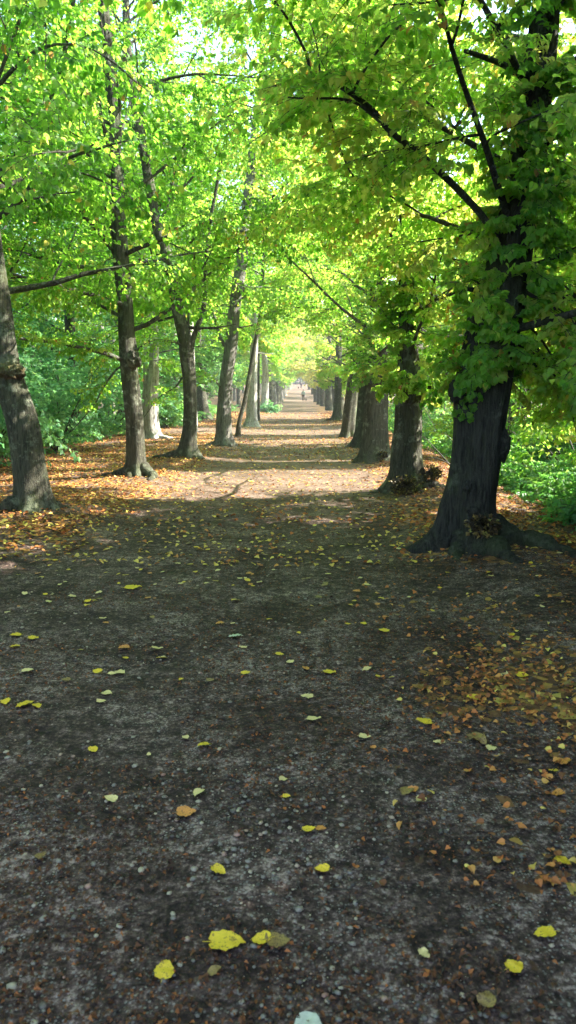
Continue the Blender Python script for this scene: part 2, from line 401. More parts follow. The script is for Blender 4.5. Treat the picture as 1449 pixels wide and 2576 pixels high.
def root_mesh(p, az, ln, r0, r, m, origin):
    n = 12; pts = []; x, y = p[0]+cos(az)*.12, p[1]+sin(az)*.12; a = az
    for i in range(n):
        t = i/(n-1); pts.append([x, y, float(H(x, y)) + r0*(.9-1.5*t) + .10*max(0, 1-t*5)]); a += r.normal()*.30; x += cos(a)*ln/n; y += sin(a)*ln/n
    acc = Acc(); pts = spline(pts, 3); k = np.linspace(0, 1, len(pts)); acc.tube(pts-origin, r0*(1.25-.85*k)*(1+.14*np.sin(k*19+az)+.10*np.sin(k*43+2*az)), 9, 0)
    return acc.mesh("root", [m])
# ------------------------------------------------------------------ ground
def axis(pos, neg, d0, g):
    a = [0.0]; s = d0
    while a[-1] < pos: a.append(a[-1]+s); s *= g
    b = [0.0]; s = d0
    while b[-1] > -neg: b.append(b[-1]-s); s *= g
    return np.array(sorted(set(a+b)))
def litter_d(x, y):
    x = np.asarray(x, float); y = np.asarray(y, float)
    n = (fbm(x*.9, y*.7, 61)-.5)*1.1
    right = sstep(.9, 2.0, x+n*.9)*sstep(6.2, 7.6, y+.9*sstep(2.0, 2.6, x)+n*.6)
    left = sstep(-1.7, -3.0, x+n)*sstep(6.0, 9.5, y+n)
    n4 = (fbm(x*3.1, y*2.3, 66)-.5)*1.2
    drift = sstep(.45, 1.6, x+n*.6+n4*.3)*sstep(2.9, 3.9, y+n*.5+n4*.3)*(1-sstep(4.0, 5.1, y+n*.6+n4*.4))*1.0*sstep(-.35, .25, n4+.2)
    drift = np.maximum(drift, .10*sstep(.0, 1.2, x)*(y < 7))
    mid = .10*sstep(7, 10, y)+.18*sstep(16, 22, y)
    tot = np.maximum.reduce([right*.9, left*.85, drift, mid*np.ones_like(x)])
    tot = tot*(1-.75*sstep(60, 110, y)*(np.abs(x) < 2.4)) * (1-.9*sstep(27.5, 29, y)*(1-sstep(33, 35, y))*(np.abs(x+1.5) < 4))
    return tot*(.35+.65*sstep(.30, .62, fbm(x*1.7, y*1.3, 62)))
gx = axis(260, 260, .045, 1.045); gy = axis(560, 6, .05, 1.028)
XX, YY = np.meshgrid(gx, gy+2.0)
MOUNDS += [(2.0, 7.3, 1.0, .10), (1.75, 11.6, .9, .10), (-3.3, 9.4, .9, .06), (-2.98, 13.6, .8, .06), (-2.5, 17.4, .9, .08), (1.62, 16.6, .8, .06), (-2.3, 21.8, .9, .07)]
ZZ = H(XX, YY)
nearw = np.exp(-np.clip(YY, 0, 99)/9)
ZZ = ZZ + nearw*(.012*(fbm(XX*9, YY*9, 91)-.5) + .016*(fbm(XX*4, YY*4, 93)-.5))
g = Acc(); ny, nx = XX.shape
ii = (np.arange(ny-1)[:, None]*nx + np.arange(nx-1)[None, :]).ravel()
g.add(np.stack([XX, YY, ZZ], -1).reshape(-1, 3), np.stack([ii, ii+1, ii+nx+1, ii+nx], -1), 0)
m, n, out = mat("forest_soil")
tc = n.nodes.new("ShaderNodeNewGeometry"); pos = tc.outputs["Position"]
la = node(n, "ShaderNodeAttribute", attribute_name="litter").outputs["Fac"]
fa = node(n, "ShaderNodeAttribute", attribute_name="gravel").outputs["Fac"]
n1 = noise(n, pos, 1.6, 6, .62); n2 = noise(n, pos, 14, 5, .7); n3 = noise(n, pos, 52, 4, .75)
mixn = mathn(n, 'ADD', mathn(n, 'MULTIPLY', n1, .22), mathn(n, 'ADD', mathn(n, 'MULTIPLY', n2, .36), mathn(n, 'MULTIPLY', n3, .42)))
soil = ramp(n, mixn, [(.42, (.011, .0052, .004)), (.485, (.042, .023, .018)), (.54, (.115, .072, .060)), (.60, (.37, .265, .225))])
vo = n.nodes.new("ShaderNodeTexVoronoi"); vo.inputs["Scale"].default_value = 95; n.links.new(pos, vo.inputs["Vector"])
sepc = n.nodes.new("ShaderNodeSeparateColor"); n.links.new(vo.outputs["Color"], sepc.inputs[0])
pk = mathn(n, 'MULTIPLY', mathn(n, 'GREATER_THAN', sepc.outputs[0], .72), mathn(n, 'LESS_THAN', vo.outputs["Distance"], .42))
pk = mathn(n, 'MULTIPLY', pk, ramp(n, n1, [(.42, (0, 0, 0)), (.6, (1, 1, 1))]))
peb = ramp(n, sepc.outputs[1], [(0, (.14, .12, .10)), (.5, (.30, .28, .26)), (1, (.42, .36, .29))])
soil = mixc(n, mathn(n, 'MULTIPLY', pk, .8), soil, peb)
pale_path = ramp(n, mixn, [(.38, (.062, .037, .022)), (.5, (.135, .090, .060)), (.62, (.34, .235, .175))])  # paler path colour, sunlight partly painted in
soil = mixc(n, fa, soil, pale_path)
v2 = n.nodes.new("ShaderNodeTexVoronoi"); v2.inputs["Scale"].default_value = 19; n.links.new(pos, v2.inputs["Vector"])
s2 = n.nodes.new("ShaderNodeSeparateColor"); n.links.new(v2.outputs["Color"], s2.inputs[0])
lc = ramp(n, s2.outputs[0], [(0, (.055, .024, .012)), (.35, (.15, .070, .026)), (.7, (.28, .145, .042)), (.93, (.42, .24, .05)), (1, (.50, .38, .08))])
lm = mathn(n, 'GREATER_THAN', mathn(n, 'ADD', la, mathn(n, 'MULTIPLY', mathn(n, 'SUBTRACT', s2.outputs[1], .5), .9)), .5)
col = mixc(n, mathn(n, 'MULTIPLY', lm, .9), soil, lc)
pb = n.nodes.new("ShaderNodeBsdfPrincipled"); n.links.new(col, pb.inputs["Base Color"]); pb.inputs["Roughness"].default_value = .8; pb.inputs["Specular IOR Level"].default_value = .3
bp = n.nodes.new("ShaderNodeBump"); bp.inputs["Strength"].default_value = .8; bp.inputs["Distance"].default_value = .02
n.links.new(mathn(n, 'ADD', mathn(n, 'MULTIPLY', n2, .7), mathn(n, 'ADD', mathn(n, 'MULTIPLY', n3, .5), mathn(n, 'MULTIPLY', pk, .3))), bp.inputs["Height"]); n.links.new(bp.outputs[0], pb.inputs["Normal"])
n.links.new(pb.outputs[0], out.inputs[0]); M_SOIL = m
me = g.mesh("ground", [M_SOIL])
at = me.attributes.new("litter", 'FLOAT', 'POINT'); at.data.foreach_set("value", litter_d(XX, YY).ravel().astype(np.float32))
at = me.attributes.new("gravel", 'FLOAT', 'POINT')  # not stones: lightens the farther path so its sun bands come out bright
paling = np.clip(sstep(9, 13, YY)*.75 + sstep(26, 50, YY)*.25, 0, 1)*(1-sstep(2.2, 3.4, np.abs(XX+.3)))
paling = np.maximum(paling, .9*sstep(27, 29, YY)*(1-sstep(32, 34, YY))*(np.abs(XX+2) < 6)); at.data.foreach_set("value", paling.ravel().astype(np.float32))  # strip lightened across the avenue along one of the sun bands
tag(link("ground", me), kind="structure", label="dark earthen avenue floor strewn with leaf litter")

# ------------------------------------------------------------------ trees of the avenue
SIGHT += [(np.array([(323, 916, 26), (307, 690, 24), (300, 616, 24), (290, 400, 22), (279, 200, 20), (262, 30, 14)], float), 13.6),
          (np.array([(464, 850, 18), (432, 691, 17), (390, 550, 15), (352, 330, 14), (335, 230, 12)], float), 17.4),
          (np.array([(567, 966, 20), (590, 766, 20), (615, 566, 18), (632, 420, 10)], float), 21.8),
          (np.array([(511, 791, 9), (519, 640, 8), (545, 470, 6)], float), 17.4),
          (np.array([(12, 916, 50), (-30, 616, 40)], float), 9.4), (np.array([(1260, 720, 45), (1322, 450, 45), (1345, 250, 36), (1375, 0, 30)], float), 7.2)]
SIDE = {}
def avenue_tree(name, label, d, pts, group, m=M_BARK, seed=1, zlo=2.4, nl=20, R=3.3, kind='mid', leaf=.064, limbs=(), roots=(), sides=30, flare=.9, lobes=5, flute=.06,
                tint=.45, yellow=.02, stems=(), azf=None, htop=13.0, mleaf=None, crown=True, bare=0., spr=1.0, cat="tree", subn=5, extra_sprays=None, ztop=None):
    """pts: (px, py, width in px) up the trunk, seen at distance d"""
    r = np.random.default_rng(seed)
    c = np.array([P(a, b, d) for a, b, _ in pts]); rad = np.array([wd for _, _, wd in pts])/2/F*d
    hb = float(H(c[0][0], c[0][1])); c[0][2] = hb-.10
    up = c[-1]-c[-2]; up = up/max(up[2], .2)
    while c[-1][2] < htop:
        c = np.vstack([c, c[-1]+np.array([up[0]*.6+r.normal()*.10, r.normal()*.12, 1.6])]); rad = np.append(rad, max(.03, rad[-1]*.80))
    cl = spline(c, 8); rr = np.interp(cl[:, 2], np.maximum.accumulate(c[:, 2]), rad)
    zz = np.concatenate([np.arange(cl[0][2], cl[0][2]+1.2, .04), np.arange(cl[0][2]+1.2, cl[-1][2], .16)])
    CLN = np.stack([np.interp(zz, cl[:, 2], cl[:, 0]), np.interp(zz, cl[:, 2], cl[:, 1]), zz], 1); RR = np.interp(zz, cl[:, 2], rr)
    base = np.array([c[0][0], c[0][1], hb])
    root = link(name, None, loc=tuple(base)); tag(root, label, cat, group)
    link("trunk", trunk_mesh(CLN, RR, r, sides, flare, lobes, flute, m=m, base_z=hb-.04, o=base), root)
    for az, ln, r0 in roots: link("root", root_mesh(base, az, ln, r0, r, m, base), root)
    ex = []
    for lp in limbs:                       # (points px,py ; depth start, depth end ; width start, end)
        q, d0, d1, w0, w1 = lp
        k = np.linspace(0, 1, len(q)); wp = np.array([P(a, b, d0+(d1-d0)*t) for (a, b), t in zip(q, k)]); sp = spline(wp, 5)
        ex.append((sp, w0/2/F*d0, w1/2/F*d0))
    for sp, r0, r1 in ex:
        A = Acc(base); A.tube(sp, r0+(r1-r0)*np.linspace(0, 1, len(sp)), 10, 0); link("limb", A.mesh("limb", [m]), root)
    for q, w0, w1 in stems:                # secondary stems standing on the tree
        wp = np.array([P(a, b, d) for a, b in q]); A = Acc(base); sp = spline(wp, 6); A.tube(sp, np.linspace(w0, w1, len(sp))/2/F*d, 12, 0); link("stem", A.mesh("stem", [m]), root)
    if crown:
        cr = Acc(base); k0 = clear_fn()
        def keep(p, twig=False):
            o = k0(p, twig)
            if bare and not twig:               # the trunk itself stays fairly bare: few leaves hang close before it
                tx = np.interp(p[:, 2], zz, CLN[:, 0]); ty = np.interp(p[:, 2], zz, CLN[:, 1]); wx = .05+np.interp(p[:, 2], zz, RR)
                o &= ~((p[:, 1] > ty-3.2) & (p[:, 1] < ty+.2) & (np.abs(p[:, 0]/np.maximum(p[:, 1], 1)-tx/ty)*ty < wx*1.5) & (_hash(np.floor(p[:, 0]*40), np.floor(p[:, 2]*40), 3) < bare))
            return o
        accs = []
        def la_():
            A = Acc(base); accs.append(A); return A
        def at_(z): return np.array([np.interp(z, zz, CLN[:, 0]), np.interp(z, zz, CLN[:, 1]), z]), float(np.interp(z, zz, RR))
        n_ = grow(cr, la_, at_, zlo, ztop or htop-.8, R, nl, r, kind, leaf, keep, None, spr=spr*1.8, tint=tint, yellow=yellow, azf=azf, subn=subn)
        for A in accs: link("limb", A.mesh("limb", [m]), root)
        # twigs and leaves on the hand-placed limbs
        P0 = []; D = []
        for sp, r0, r1 in ex:
            ln = np.linalg.norm(np.diff(sp, axis=0), axis=1).sum(); k = max(4, int(ln*11))
            for i in range(k):
                v = (.25+.75*(i+r.random())/k)*(len(sp)-1.01); a = int(v); dd = unit(sp[a+1]-sp[a]); sg = unit(np.cross(dd, [0, 0, 1.0]))*(1 if i % 2 else -1)
                P0.append(sp[a]); D.append(unit(dd*.5+sg*.8+np.array([0, 0, .2*r.normal()])))
        if P0: put_sprays(cr, np.array(P0), np.array(D), .45+.5*r.random(len(P0)), kind, leaf, r, tint_mu=tint, keep=keep, yellow=yellow)
        if extra_sprays is not None:
            a, b, s_ = extra_sprays(r, at_); put_sprays(cr, a, b, s_, kind, leaf, r, tint_mu=tint-.1, keep=lambda p, t=False: np.ones(len(p), bool), yellow=yellow)
        link("crown", cr.mesh("crown", [mleaf or M_LEAF, M_TWIG], smooth=False), root)
    return root, base, (CLN, RR)
gR, gL = "lime trees in the right-hand row of the avenue", "lime trees in the left-hand row of the avenue"
def shoots(z0, z1, n, side=None):
    """short leafy shoots growing straight out of the trunk"""
    def f(r, at_):
        A = []; B = []
        for i in range(n):
            z = z0+(z1-z0)*r.random()**1.1; c, rad = at_(z); az = r.random()*2*pi if side is None else side[0]+side[1]*r.normal()
            o = np.array([cos(az), sin(az), 0]); A.append(c+o*rad*.9); B.append(unit(o+np.array([0, 0, -.25+.4*r.normal()])+r.normal(size=3)*.3))
        return np.array(A), np.array(B), .22+.3*r.random(n)
    return f
R1, b1, t1 = avenue_tree("lime_tree", "massive dark fluted trunk cloaked in leaves, nearest of the right row", 7.25,
    [(1186, 1402, 122), (1184, 1330, 118), (1183, 1266, 119), (1200, 1166, 119), (1210, 1066, 121), (1217, 976, 134), (1236, 866, 122), (1255, 766, 122), (1280, 666, 98), (1296, 566, 96), (1322, 450, 76), (1345, 250, 72), (1375, 0, 56)],
    gR, M_BARKD, 11, zlo=1.8, nl=38, R=3.2, kind='fine', leaf=.062, sides=56, flare=1.1, lobes=5, flute=.12, ztop=10.5,
    limbs=[([(1262, 640), (1225, 560), (1155, 480), (1070, 400), (1005, 350), (970, 318), (940, 280), (890, 240), (820, 195), (782, 190)], 7.2, 6.3, 18, 9),
           ([(885, 238), (915, 180), (980, 90), (1045, 35)], 6.3, 6.1, 7, 4), ([(782, 190), (768, 130), (725, 50), (690, 0)], 6.2, 6.0, 8, 5), ([(806, 192), (796, 110), (770, 20)], 6.2, 6.3, 5, 3),
           ([(960, 310), (900, 262), (850, 248), (780, 248), (724, 245)], 6.4, 6.2, 7, 4),
           ([(1325, 200), (1270, 165), (1220, 145), (1170, 128)], 7.2, 6.7, 16, 9), ([(1290, 560), (1360, 500), (1449, 468), (1560, 455)], 7.2, 7.0, 12, 7),
           ([(1270, 700), (1340, 745), (1420, 790), (1500, 860)], 7.3, 7.0, 11, 6), ([(925, 480), (880, 430), (840, 330), (822, 272)], 7.4, 7.0, 5, 4), ([(1268, 860), (1330, 880), (1400, 950), (1470, 1050)], 7.4, 7.3, 8, 3), ([(1280, 800), (1350, 840), (1420, 960), (1450, 1090)], 7.6, 8.6, 8, 3), ([(1290, 700), (1380, 700), (1480, 760)], 7.6, 8.2, 9, 4)],
    roots=[(radians(-30), 1.3, .11), (radians(-58), .85, .12), (radians(178), .75, .11), (radians(-10), 1.4, .05), (radians(-125), .5, .10), (radians(-88), .5, .10)], tint=.68, yellow=.035,
    extra_sprays=shoots(1.7, 7.2, 260, (radians(-100), 1.3)), spr=1.15, bare=.5)
R2, b2, t2 = avenue_tree("lime_tree", "bell-footed trunk with a skirt of dead twigs, beside the massive dark trunk", 11.6,
    [(1022, 1238, 86), (1021, 1200, 78), (1020, 1130, 71), (1025, 1066, 66), (1027, 960, 60), (1025, 850, 42), (1020, 700, 34), (1020, 500, 28), (1024, 300, 24)], gR, M_BARK, 12,
    zlo=1.6, nl=30, R=3.2, kind='fine', leaf=.060, flare=.85, lobes=5, roots=[(radians(-25), .8, .09), (radians(-150), .6, .09)], tint=.66, yellow=.03, ztop=10,
    extra_sprays=shoots(1.65, 6.5, 260, (radians(-100), 1.3)))
R3, b3, t3 = avenue_tree("lime_tree", "broad plain grey-brown trunk, third of the right row, half hiding the next trunk", 16.6,
    [(938, 1164, 76), (940, 1140, 66), (943, 1066, 60), (946, 980, 55), (950, 880, 44), (950, 700, 36), (948, 500, 30)], gR, M_BARK, 13, zlo=1.7, nl=28, R=3.3, kind='mid', leaf=.064,
    flare=.7, roots=[(radians(-160), .5, .08)], tint=.66, yellow=.03, extra_sprays=shoots(1.9, 7, 230, (radians(-110), 1.1)))
R4, b4, t4 = avenue_tree("lime_tree", "trunk peeping out on the left of the broad plain trunk in the right row", 21.6,
    [(914, 1124, 46), (916, 1080, 40), (920, 1000, 36), (926, 900, 30), (930, 700, 22)], gR, M_BARK, 14, zlo=2.4, nl=22, R=3.4, leaf=.078, tint=.45, yellow=.04, extra_sprays=shoots(2.0, 7, 130, (radians(-110), 1.1)))
R5, b5, t5 = avenue_tree("lime_tree", "slim trunk leaning right with a sunlit knobbly foot, fifth of the right row", 26.6,
    [(876, 1094, 38), (877, 1060, 32), (883, 1000, 31), (893, 930, 31), (902, 860, 26), (912, 700, 20)], gR, M_BARK, 15, zlo=2.0, nl=24, R=3.6, leaf=.085, flare=.5, tint=.55, yellow=.05, extra_sprays=shoots(2.2, 8, 120, (radians(-110), 1.1)))
R6, b6, t6 = avenue_tree("lime_tree", "low dark trunk with spreading foot beside the bright far bend of the right verge", 42,
    [(846, 1055, 26), (848, 1030, 19), (850, 990, 18), (852, 900, 15)], gR, M_BARK, 16, zlo=1.9, nl=26, R=4.0, leaf=.11, tint=.68, yellow=.05, roots=[(radians(-160), .8, .1)])
# the row goes on towards and behind the camera: these crowns shade the path in the foreground
for k, (x, y) in enumerate([(2.05, 2.2)]):
    q = [(CX+0, 0, 0)]
    def near_tree(name, label, x, y, seed, group, roots):
        r = np.random.default_rng(seed); hb = float(H(x, y)); z = np.concatenate([np.arange(hb-.1, 1.2, .05), np.arange(1.2, 13, .3)])
        CLN = np.stack([x+.05*np.sin(z*.5+seed), y+.05*np.cos(z*.6), z], 1); RR = np.interp(z, [0, 3, 13], [.27, .21, .05]); base = np.array([x, y, hb])
        root = link(name, None, loc=tuple(base)); tag(root, label, "tree", group)
        link("trunk", trunk_mesh(CLN, RR, r, 28, .8, m=M_BARKD, base_z=hb-.04, o=base), root)
        for az, ln, r0 in roots: link("root", root_mesh(base, az, ln, r0, r, M_BARKD, base), root)
        cr = Acc(base); accs = []
        def la_():
            A = Acc(base); accs.append(A); return A
        grow(cr, la_, lambda zz: (np.array([x, y, zz]), float(np.interp(zz, [0, 3, 13], [.27, .21, .05]))), 3.8, 11, 3.2, 15, r, 'mid', .09, clear_fn(), None, tint=.35, spr=1.1)
        for A in accs: link("limb", A.mesh("limb", [M_BARKD]), root)
        link("crown", cr.mesh("crown", [M_LEAF, M_TWIG], smooth=False), root)
        return root
    near_tree("lime_tree", ["dark tree just out of frame at lower right, showing only a root tip", "dark tree at the right verge behind the viewer"][k], x, y, 31+k, gR, [(radians(140), 1.15, .085)] if k == 0 else [])
near_tree("lime_tree", "dark tree just out of frame left, beside the bare path", -3.3, 4.6, 35, gL, [])

L1, c1, u1 = avenue_tree("lime_tree", "lichen-mottled trunk leaning left out of frame, nearest of the left row", 9.4,
    [(88, 1305, 86), (86, 1266, 80), (72, 1166, 77), (57, 1066, 77), (30, 980, 76), (10, 916, 74), (-12, 766, 74), (-30, 616, 64), (-50, 400, 50), (-60, 200, 44)], gL, M_BARK, 21,
    zlo=2.8, nl=20, R=3.2, kind='fine', leaf=.060, flare=.75, lobes=5, sides=36,
    limbs=[([(-40, 500), (0, 437), (50, 375), (105, 300), (150, 190), (170, 85), (185, 0), (190, -60)], 9.3, 8.6, 15, 8), ([(-50, 330), (0, 185), (32, 100), (65, 0), (80, -60)], 9.2, 8.8, 9, 6),
           ([(125, -60), (112, 0), (116, 100), (112, 220), (104, 330)], 7.6, 7.5, 4, 2), ([(-40, 235), (0, 243), (60, 270), (120, 300), (200, 345)], 9.0, 8.4, 6, 3)],
    roots=[(radians(-10), .5, .08), (radians(-150), .8, .1)], tint=.34, yellow=.02, bare=.8)
L2, c2, u2 = avenue_tree("lime_tree", "upright trunk striped by sun flecks, second of the left row, with long limbs reaching left", 13.6,
    [(343, 1205, 52), (342, 1160, 46), (339, 1066, 44), (331, 990, 44), (323, 916, 42), (318, 840, 40), (314, 766, 37), (307, 690, 38), (300, 616, 38), (296, 500, 30), (290, 400, 28), (288, 300, 26), (279, 200, 30), (270, 135, 26), (262, 30, 22)],
    gL, M_BARK, 22, zlo=2.6, nl=26, R=3.4, kind='fine', leaf=.060, flare=.7, lobes=5, sides=36, ztop=11,
    limbs=[([(318, 905), (297, 901), (262, 888), (230, 881), (165, 866), (100, 857), (45, 851)], 13.6, 12.6, 13, 6), ([(300, 745), (265, 738), (225, 722), (170, 716), (120, 700)], 13.6, 13.0, 9, 4),
           ([(292, 527), (265, 525), (210, 524), (120, 521), (35, 522)], 13.6, 12.6, 10, 4), ([(290, 640), (250, 585), (200, 535), (150, 490), (90, 440), (30, 405), (-20, 380)], 13.6, 12.4, 12, 5),
           ([(325, 915), (293, 930), (260, 975), (235, 1020), (180, 1085)], 13.6, 13.9, 6, 2), ([(300, 600), (262, 545), (235, 450), (205, 370), (170, 280), (120, 200)], 13.7, 13.6, 12, 6)],
    stems=[([(306, 640), (301, 520), (300, 420), (300, 300), (304, 200), (312, 120)], 10, 7), ([(286, 420), (262, 330), (245, 230), (225, 120)], 8, 5), ([(343, 880), (333, 830), (325, 770), (322, 700)], 7, 4)],
    roots=[(radians(-35), .9, .09), (radians(-120), .4, .07), (radians(190), .9, .06)], tint=.36, yellow=.03, bare=.8)
L3, c3, u3 = avenue_tree("lime_tree", "mossy forked trunk with a slim right-hand stem, third of the left row", 17.4,
    [(474, 1155, 52), (474, 1120, 42), (478, 1066, 33), (477, 966, 33), (470, 900, 35), (464, 850, 34), (452, 800, 31), (444, 766, 30), (432, 691, 30), (412, 620, 28), (390, 550, 26), (372, 440, 24), (352, 330, 24), (335, 230, 22), (320, 120, 18)],
    gL, M_BARK, 23, zlo=3.0, nl=24, R=3.5, kind='mid', leaf=.064, flare=.7,
    limbs=[([(458, 868), (447, 862), (415, 857), (380, 857), (350, 876), (325, 905)], 17.4, 16.6, 9, 3), ([(440, 690), (470, 622), (510, 585), (560, 560), (610, 535), (665, 512), (725, 460)], 17.0, 14.5, 7, 3),
           ([(458, 950), (440, 975), (400, 1000), (362, 1050)], 17.4, 17.0, 5, 2), ([(440, 770), (400, 790), (372, 820), (352, 815)], 17.4, 17.2, 5, 3)],
    stems=[([(480, 900), (484, 860), (497, 820), (511, 780), (517, 700), (519, 640), (528, 560), (545, 470), (560, 380)], 14, 7), ([(478, 850), (474, 800), (484, 740), (494, 690), (488, 640)], 6, 4),
           ([(400, 560), (420, 520), (440, 440), (470, 330)], 8, 5)],
    roots=[(radians(185), 1.2, .08), (radians(-40), .4, .07)], tint=.40, yellow=.03, bare=.8)
L4, c4, u4 = avenue_tree("lime_tree", "smooth blue-grey trunk leaning right, fourth of the left row", 21.8,
    [(562, 1122, 40), (562, 1085, 36), (562, 1066, 36), (567, 966, 31), (581, 866, 31), (590, 766, 28), (606, 666, 29), (615, 566, 25), (622, 500, 24), (632, 420, 22), (642, 320, 18)],
    gL, M_BARKG, 24, zlo=3.4, nl=22, R=3.6, leaf=.078, flare=.75,
    limbs=[([(562, 985), (550, 968), (535, 950), (515, 946), (492, 950)], 21.8, 21.0, 6, 3), ([(566, 870), (552, 845), (540, 800), (520, 750), (503, 710)], 21.8, 22, 9, 6), ([(597, 755), (590, 735), (600, 715), (560, 700), (520, 680)], 21.7, 21, 4, 2)],
    roots=[(radians(190), .8, .07), (radians(-60), .5, .07)], tint=.42, yellow=.03, bare=.8)
L5, c5, u5 = avenue_tree("lime_tree", "thin pole-like tree leaning right, just beyond the blue-grey trunk", 27.4,
    [(597, 1096, 13), (602, 1060, 11), (616, 1006, 11), (626, 950, 11), (637, 891, 10), (646, 840, 9), (655, 791, 9), (659, 730, 9), (662, 666, 8), (668, 566, 8), (672, 470, 7)], gL, M_BARK, 25, zlo=4.2, nl=14, R=2.2, leaf=.085,
    flare=.3, tint=.6, htop=11)
L6, c6, u6 = avenue_tree("lime_tree", "pair-stemmed pale trunk with sun on its right face, behind the thin leaning pole", 35,
    [(633, 1072, 36), (634, 1050, 27), (635, 1000, 25), (637, 940, 22), (640, 860, 18), (643, 700, 15)], gL, M_BARKP, 26, zlo=3.4, nl=22, R=3.6, leaf=.10, tint=.6, yellow=.04, flare=.6)
L7, c7, u7 = avenue_tree("lime_tree", "slender straight stem standing right of the pair-stemmed pale trunk", 42,
    [(650, 1056, 9), (650, 1020, 8), (650, 960, 7), (651, 860, 6), (653, 760, 5)], gL, M_BARK, 27, zlo=4, nl=12, R=2.4, leaf=.11, tint=.6, flare=.3, htop=10)
L8, c8, u8 = avenue_tree("lime_tree", "white sunlit trunk with a low thicket round its foot, far in the left row", 60,
    [(664, 1036, 26), (665, 1015, 19), (667, 985, 18), (668, 930, 15)], gL, M_BARKP, 28, zlo=3.8, nl=18, R=4, leaf=.13, tint=.65, yellow=.05, flare=.5)
B1, d1_, e1 = avenue_tree("lime_tree", "pale twin-stemmed tree with white bark patches, set back left of the avenue", 25.5,
    [(384, 1098, 44), (380, 1070, 36), (380, 1000, 34), (386, 940, 26), (388, 860, 20), (386, 780, 18), (372, 700, 16), (360, 620, 14)], None, M_BARKP, 29, zlo=4.2, nl=18, R=3.2, leaf=.10, tint=.4, flare=.6,
    stems=[([(368, 1090), (364, 1020), (366, 940), (362, 850), (358, 740), (352, 640)], 14, 8)], roots=[(radians(-10), 1.0, .08)])
B2, d2_, e2 = avenue_tree("lime_tree", "squat mossy buttressed trunk in the clearing between the forked and the blue-grey trunk", 44,
    [(512, 1054, 44), (510, 1030, 32), (508, 1000, 26), (504, 940, 14), (500, 860, 12)], None, M_BARK, 30, zlo=4.5, nl=14, R=3.5, leaf=.12, tint=.45, flare=.6)
B3, d3_, e3 = avenue_tree("lime_tree", "white-barked tree glimpsed between the forked trunk and its slim stem", 30,
    [(487, 1078, 22), (484, 1000, 18), (480, 900, 18), (476, 800, 18), (474, 720, 17), (470, 640, 15), (466, 560, 12)], None, M_BARKP, 41, zlo=5, nl=16, R=3.2, leaf=.10, tint=.45, flare=.3)
# ------------------------------------------------------------------ rest of the two rows and the wood behind: a few trees, copied
def wood_tree(name, label, x, y, seed, group, h=13, rt=.25, zlo=3.0, nl=16, R=3.6, kind='far', leaf=.17, m=M_BARK, keep=None, tint=.45, yellow=.02, mleaf=None, flare=.6, spr=.8, sides=18, subn=4, ztop=None):
    r = np.random.default_rng(seed); hb = float(H(x, y)); z = np.concatenate([np.arange(hb-.25, hb+1.2, .08), np.arange(hb+1.2, hb+h, .5)])
    lean = r.normal(size=2)*.03; hz = z-hb
    CLN = np.stack([x+lean[0]*hz+.12*np.sin(hz*.5+seed), y+lean[1]*hz+.1*np.cos(hz*.6+seed), z], 1); RR = np.interp(hz, [0, 3, h], [rt, rt*.78, rt*.15]); base = np.array([x, y, hb])
    root = link(name, None, loc=tuple(base)); tag(root, label, "tree", group)
    link("trunk", trunk_mesh(CLN, RR, r, sides, flare, m=m, base_z=hb-.1, o=base), root)
    cr = Acc(base); W = Acc(base)
    def at_(zz): return np.array([np.interp(zz, z, CLN[:, 0]), np.interp(zz, z, CLN[:, 1]), zz]), float(np.interp(zz, z, RR))
    grow(cr, lambda: W, at_, hb+zlo, hb+(ztop or h-.8), R, nl, r, kind, leaf, keep, None, spr=spr, tint=tint, yellow=yellow, subn=subn)
    link("branches", W.mesh("branches", [m]), root)
    link("crown", cr.mesh("crown", [mleaf or M_LEAF, M_TWIG], smooth=False), root)
    return root
nocull = clear_fn(cull=False); fullc = clear_fn()
gF = "distant lime trees lining the far end of the avenue"
lab_fl = "distant left-row trunk beyond the white sunlit one, foliage meeting over the path"
lab_fr = "distant right-row trunk beyond the low dark spreading one, foliage meeting over the path"
rowL = [wood_tree("lime_tree", lab_fl, -2.95, 72, 51, gF, h=13, rt=.36, zlo=2.1, nl=24, R=4.2, keep=nocull, tint=.55, leaf=.15, spr=1.1), wood_tree("lime_tree", lab_fl, -3.0, 84, 52, gF, h=14, rt=.38, zlo=2.8, nl=22, R=4.2, keep=nocull, tint=.5, leaf=.15, spr=1.1, m=M_BARKG)]
rowR = [wood_tree("lime_tree", lab_fr, 2.55, 49, 53, gF, h=13, rt=.33, zlo=1.8, nl=26, R=4.2, keep=fullc, tint=.72, yellow=.04, leaf=.13), wood_tree("lime_tree", lab_fr, 2.6, 66, 54, gF, h=13, rt=.34, zlo=1.8, nl=26, R=4.2, keep=nocull, tint=.75, leaf=.16, mleaf=M_LEAFY)]
r0 = random.Random(5)
for i, y in enumerate([94, 102, 111, 119, 128, 138, 149, 160, 172, 185, 198, 212, 226]):
    copy_thing(rowL[i % 2], (-3.0+r0.uniform(-.3, .3), y, float(H(-3, y))), r0.uniform(-.35, .35), (1, 1, r0.uniform(.92, 1.1)))
for i, y in enumerate([75, 84, 90, 101, 107, 125, 141, 154, 165, 178, 192, 206, 220]):
    copy_thing(rowR[i % 2], (2.8+r0.uniform(-.6, .6), y, float(H(2.7, y))), r0.uniform(-.35, .35), (1, 1, r0.uniform(.92, 1.1)))
gW = "woodland trees behind the left row"; lab_w = "woodland tree somewhere in the green wood behind the left row"
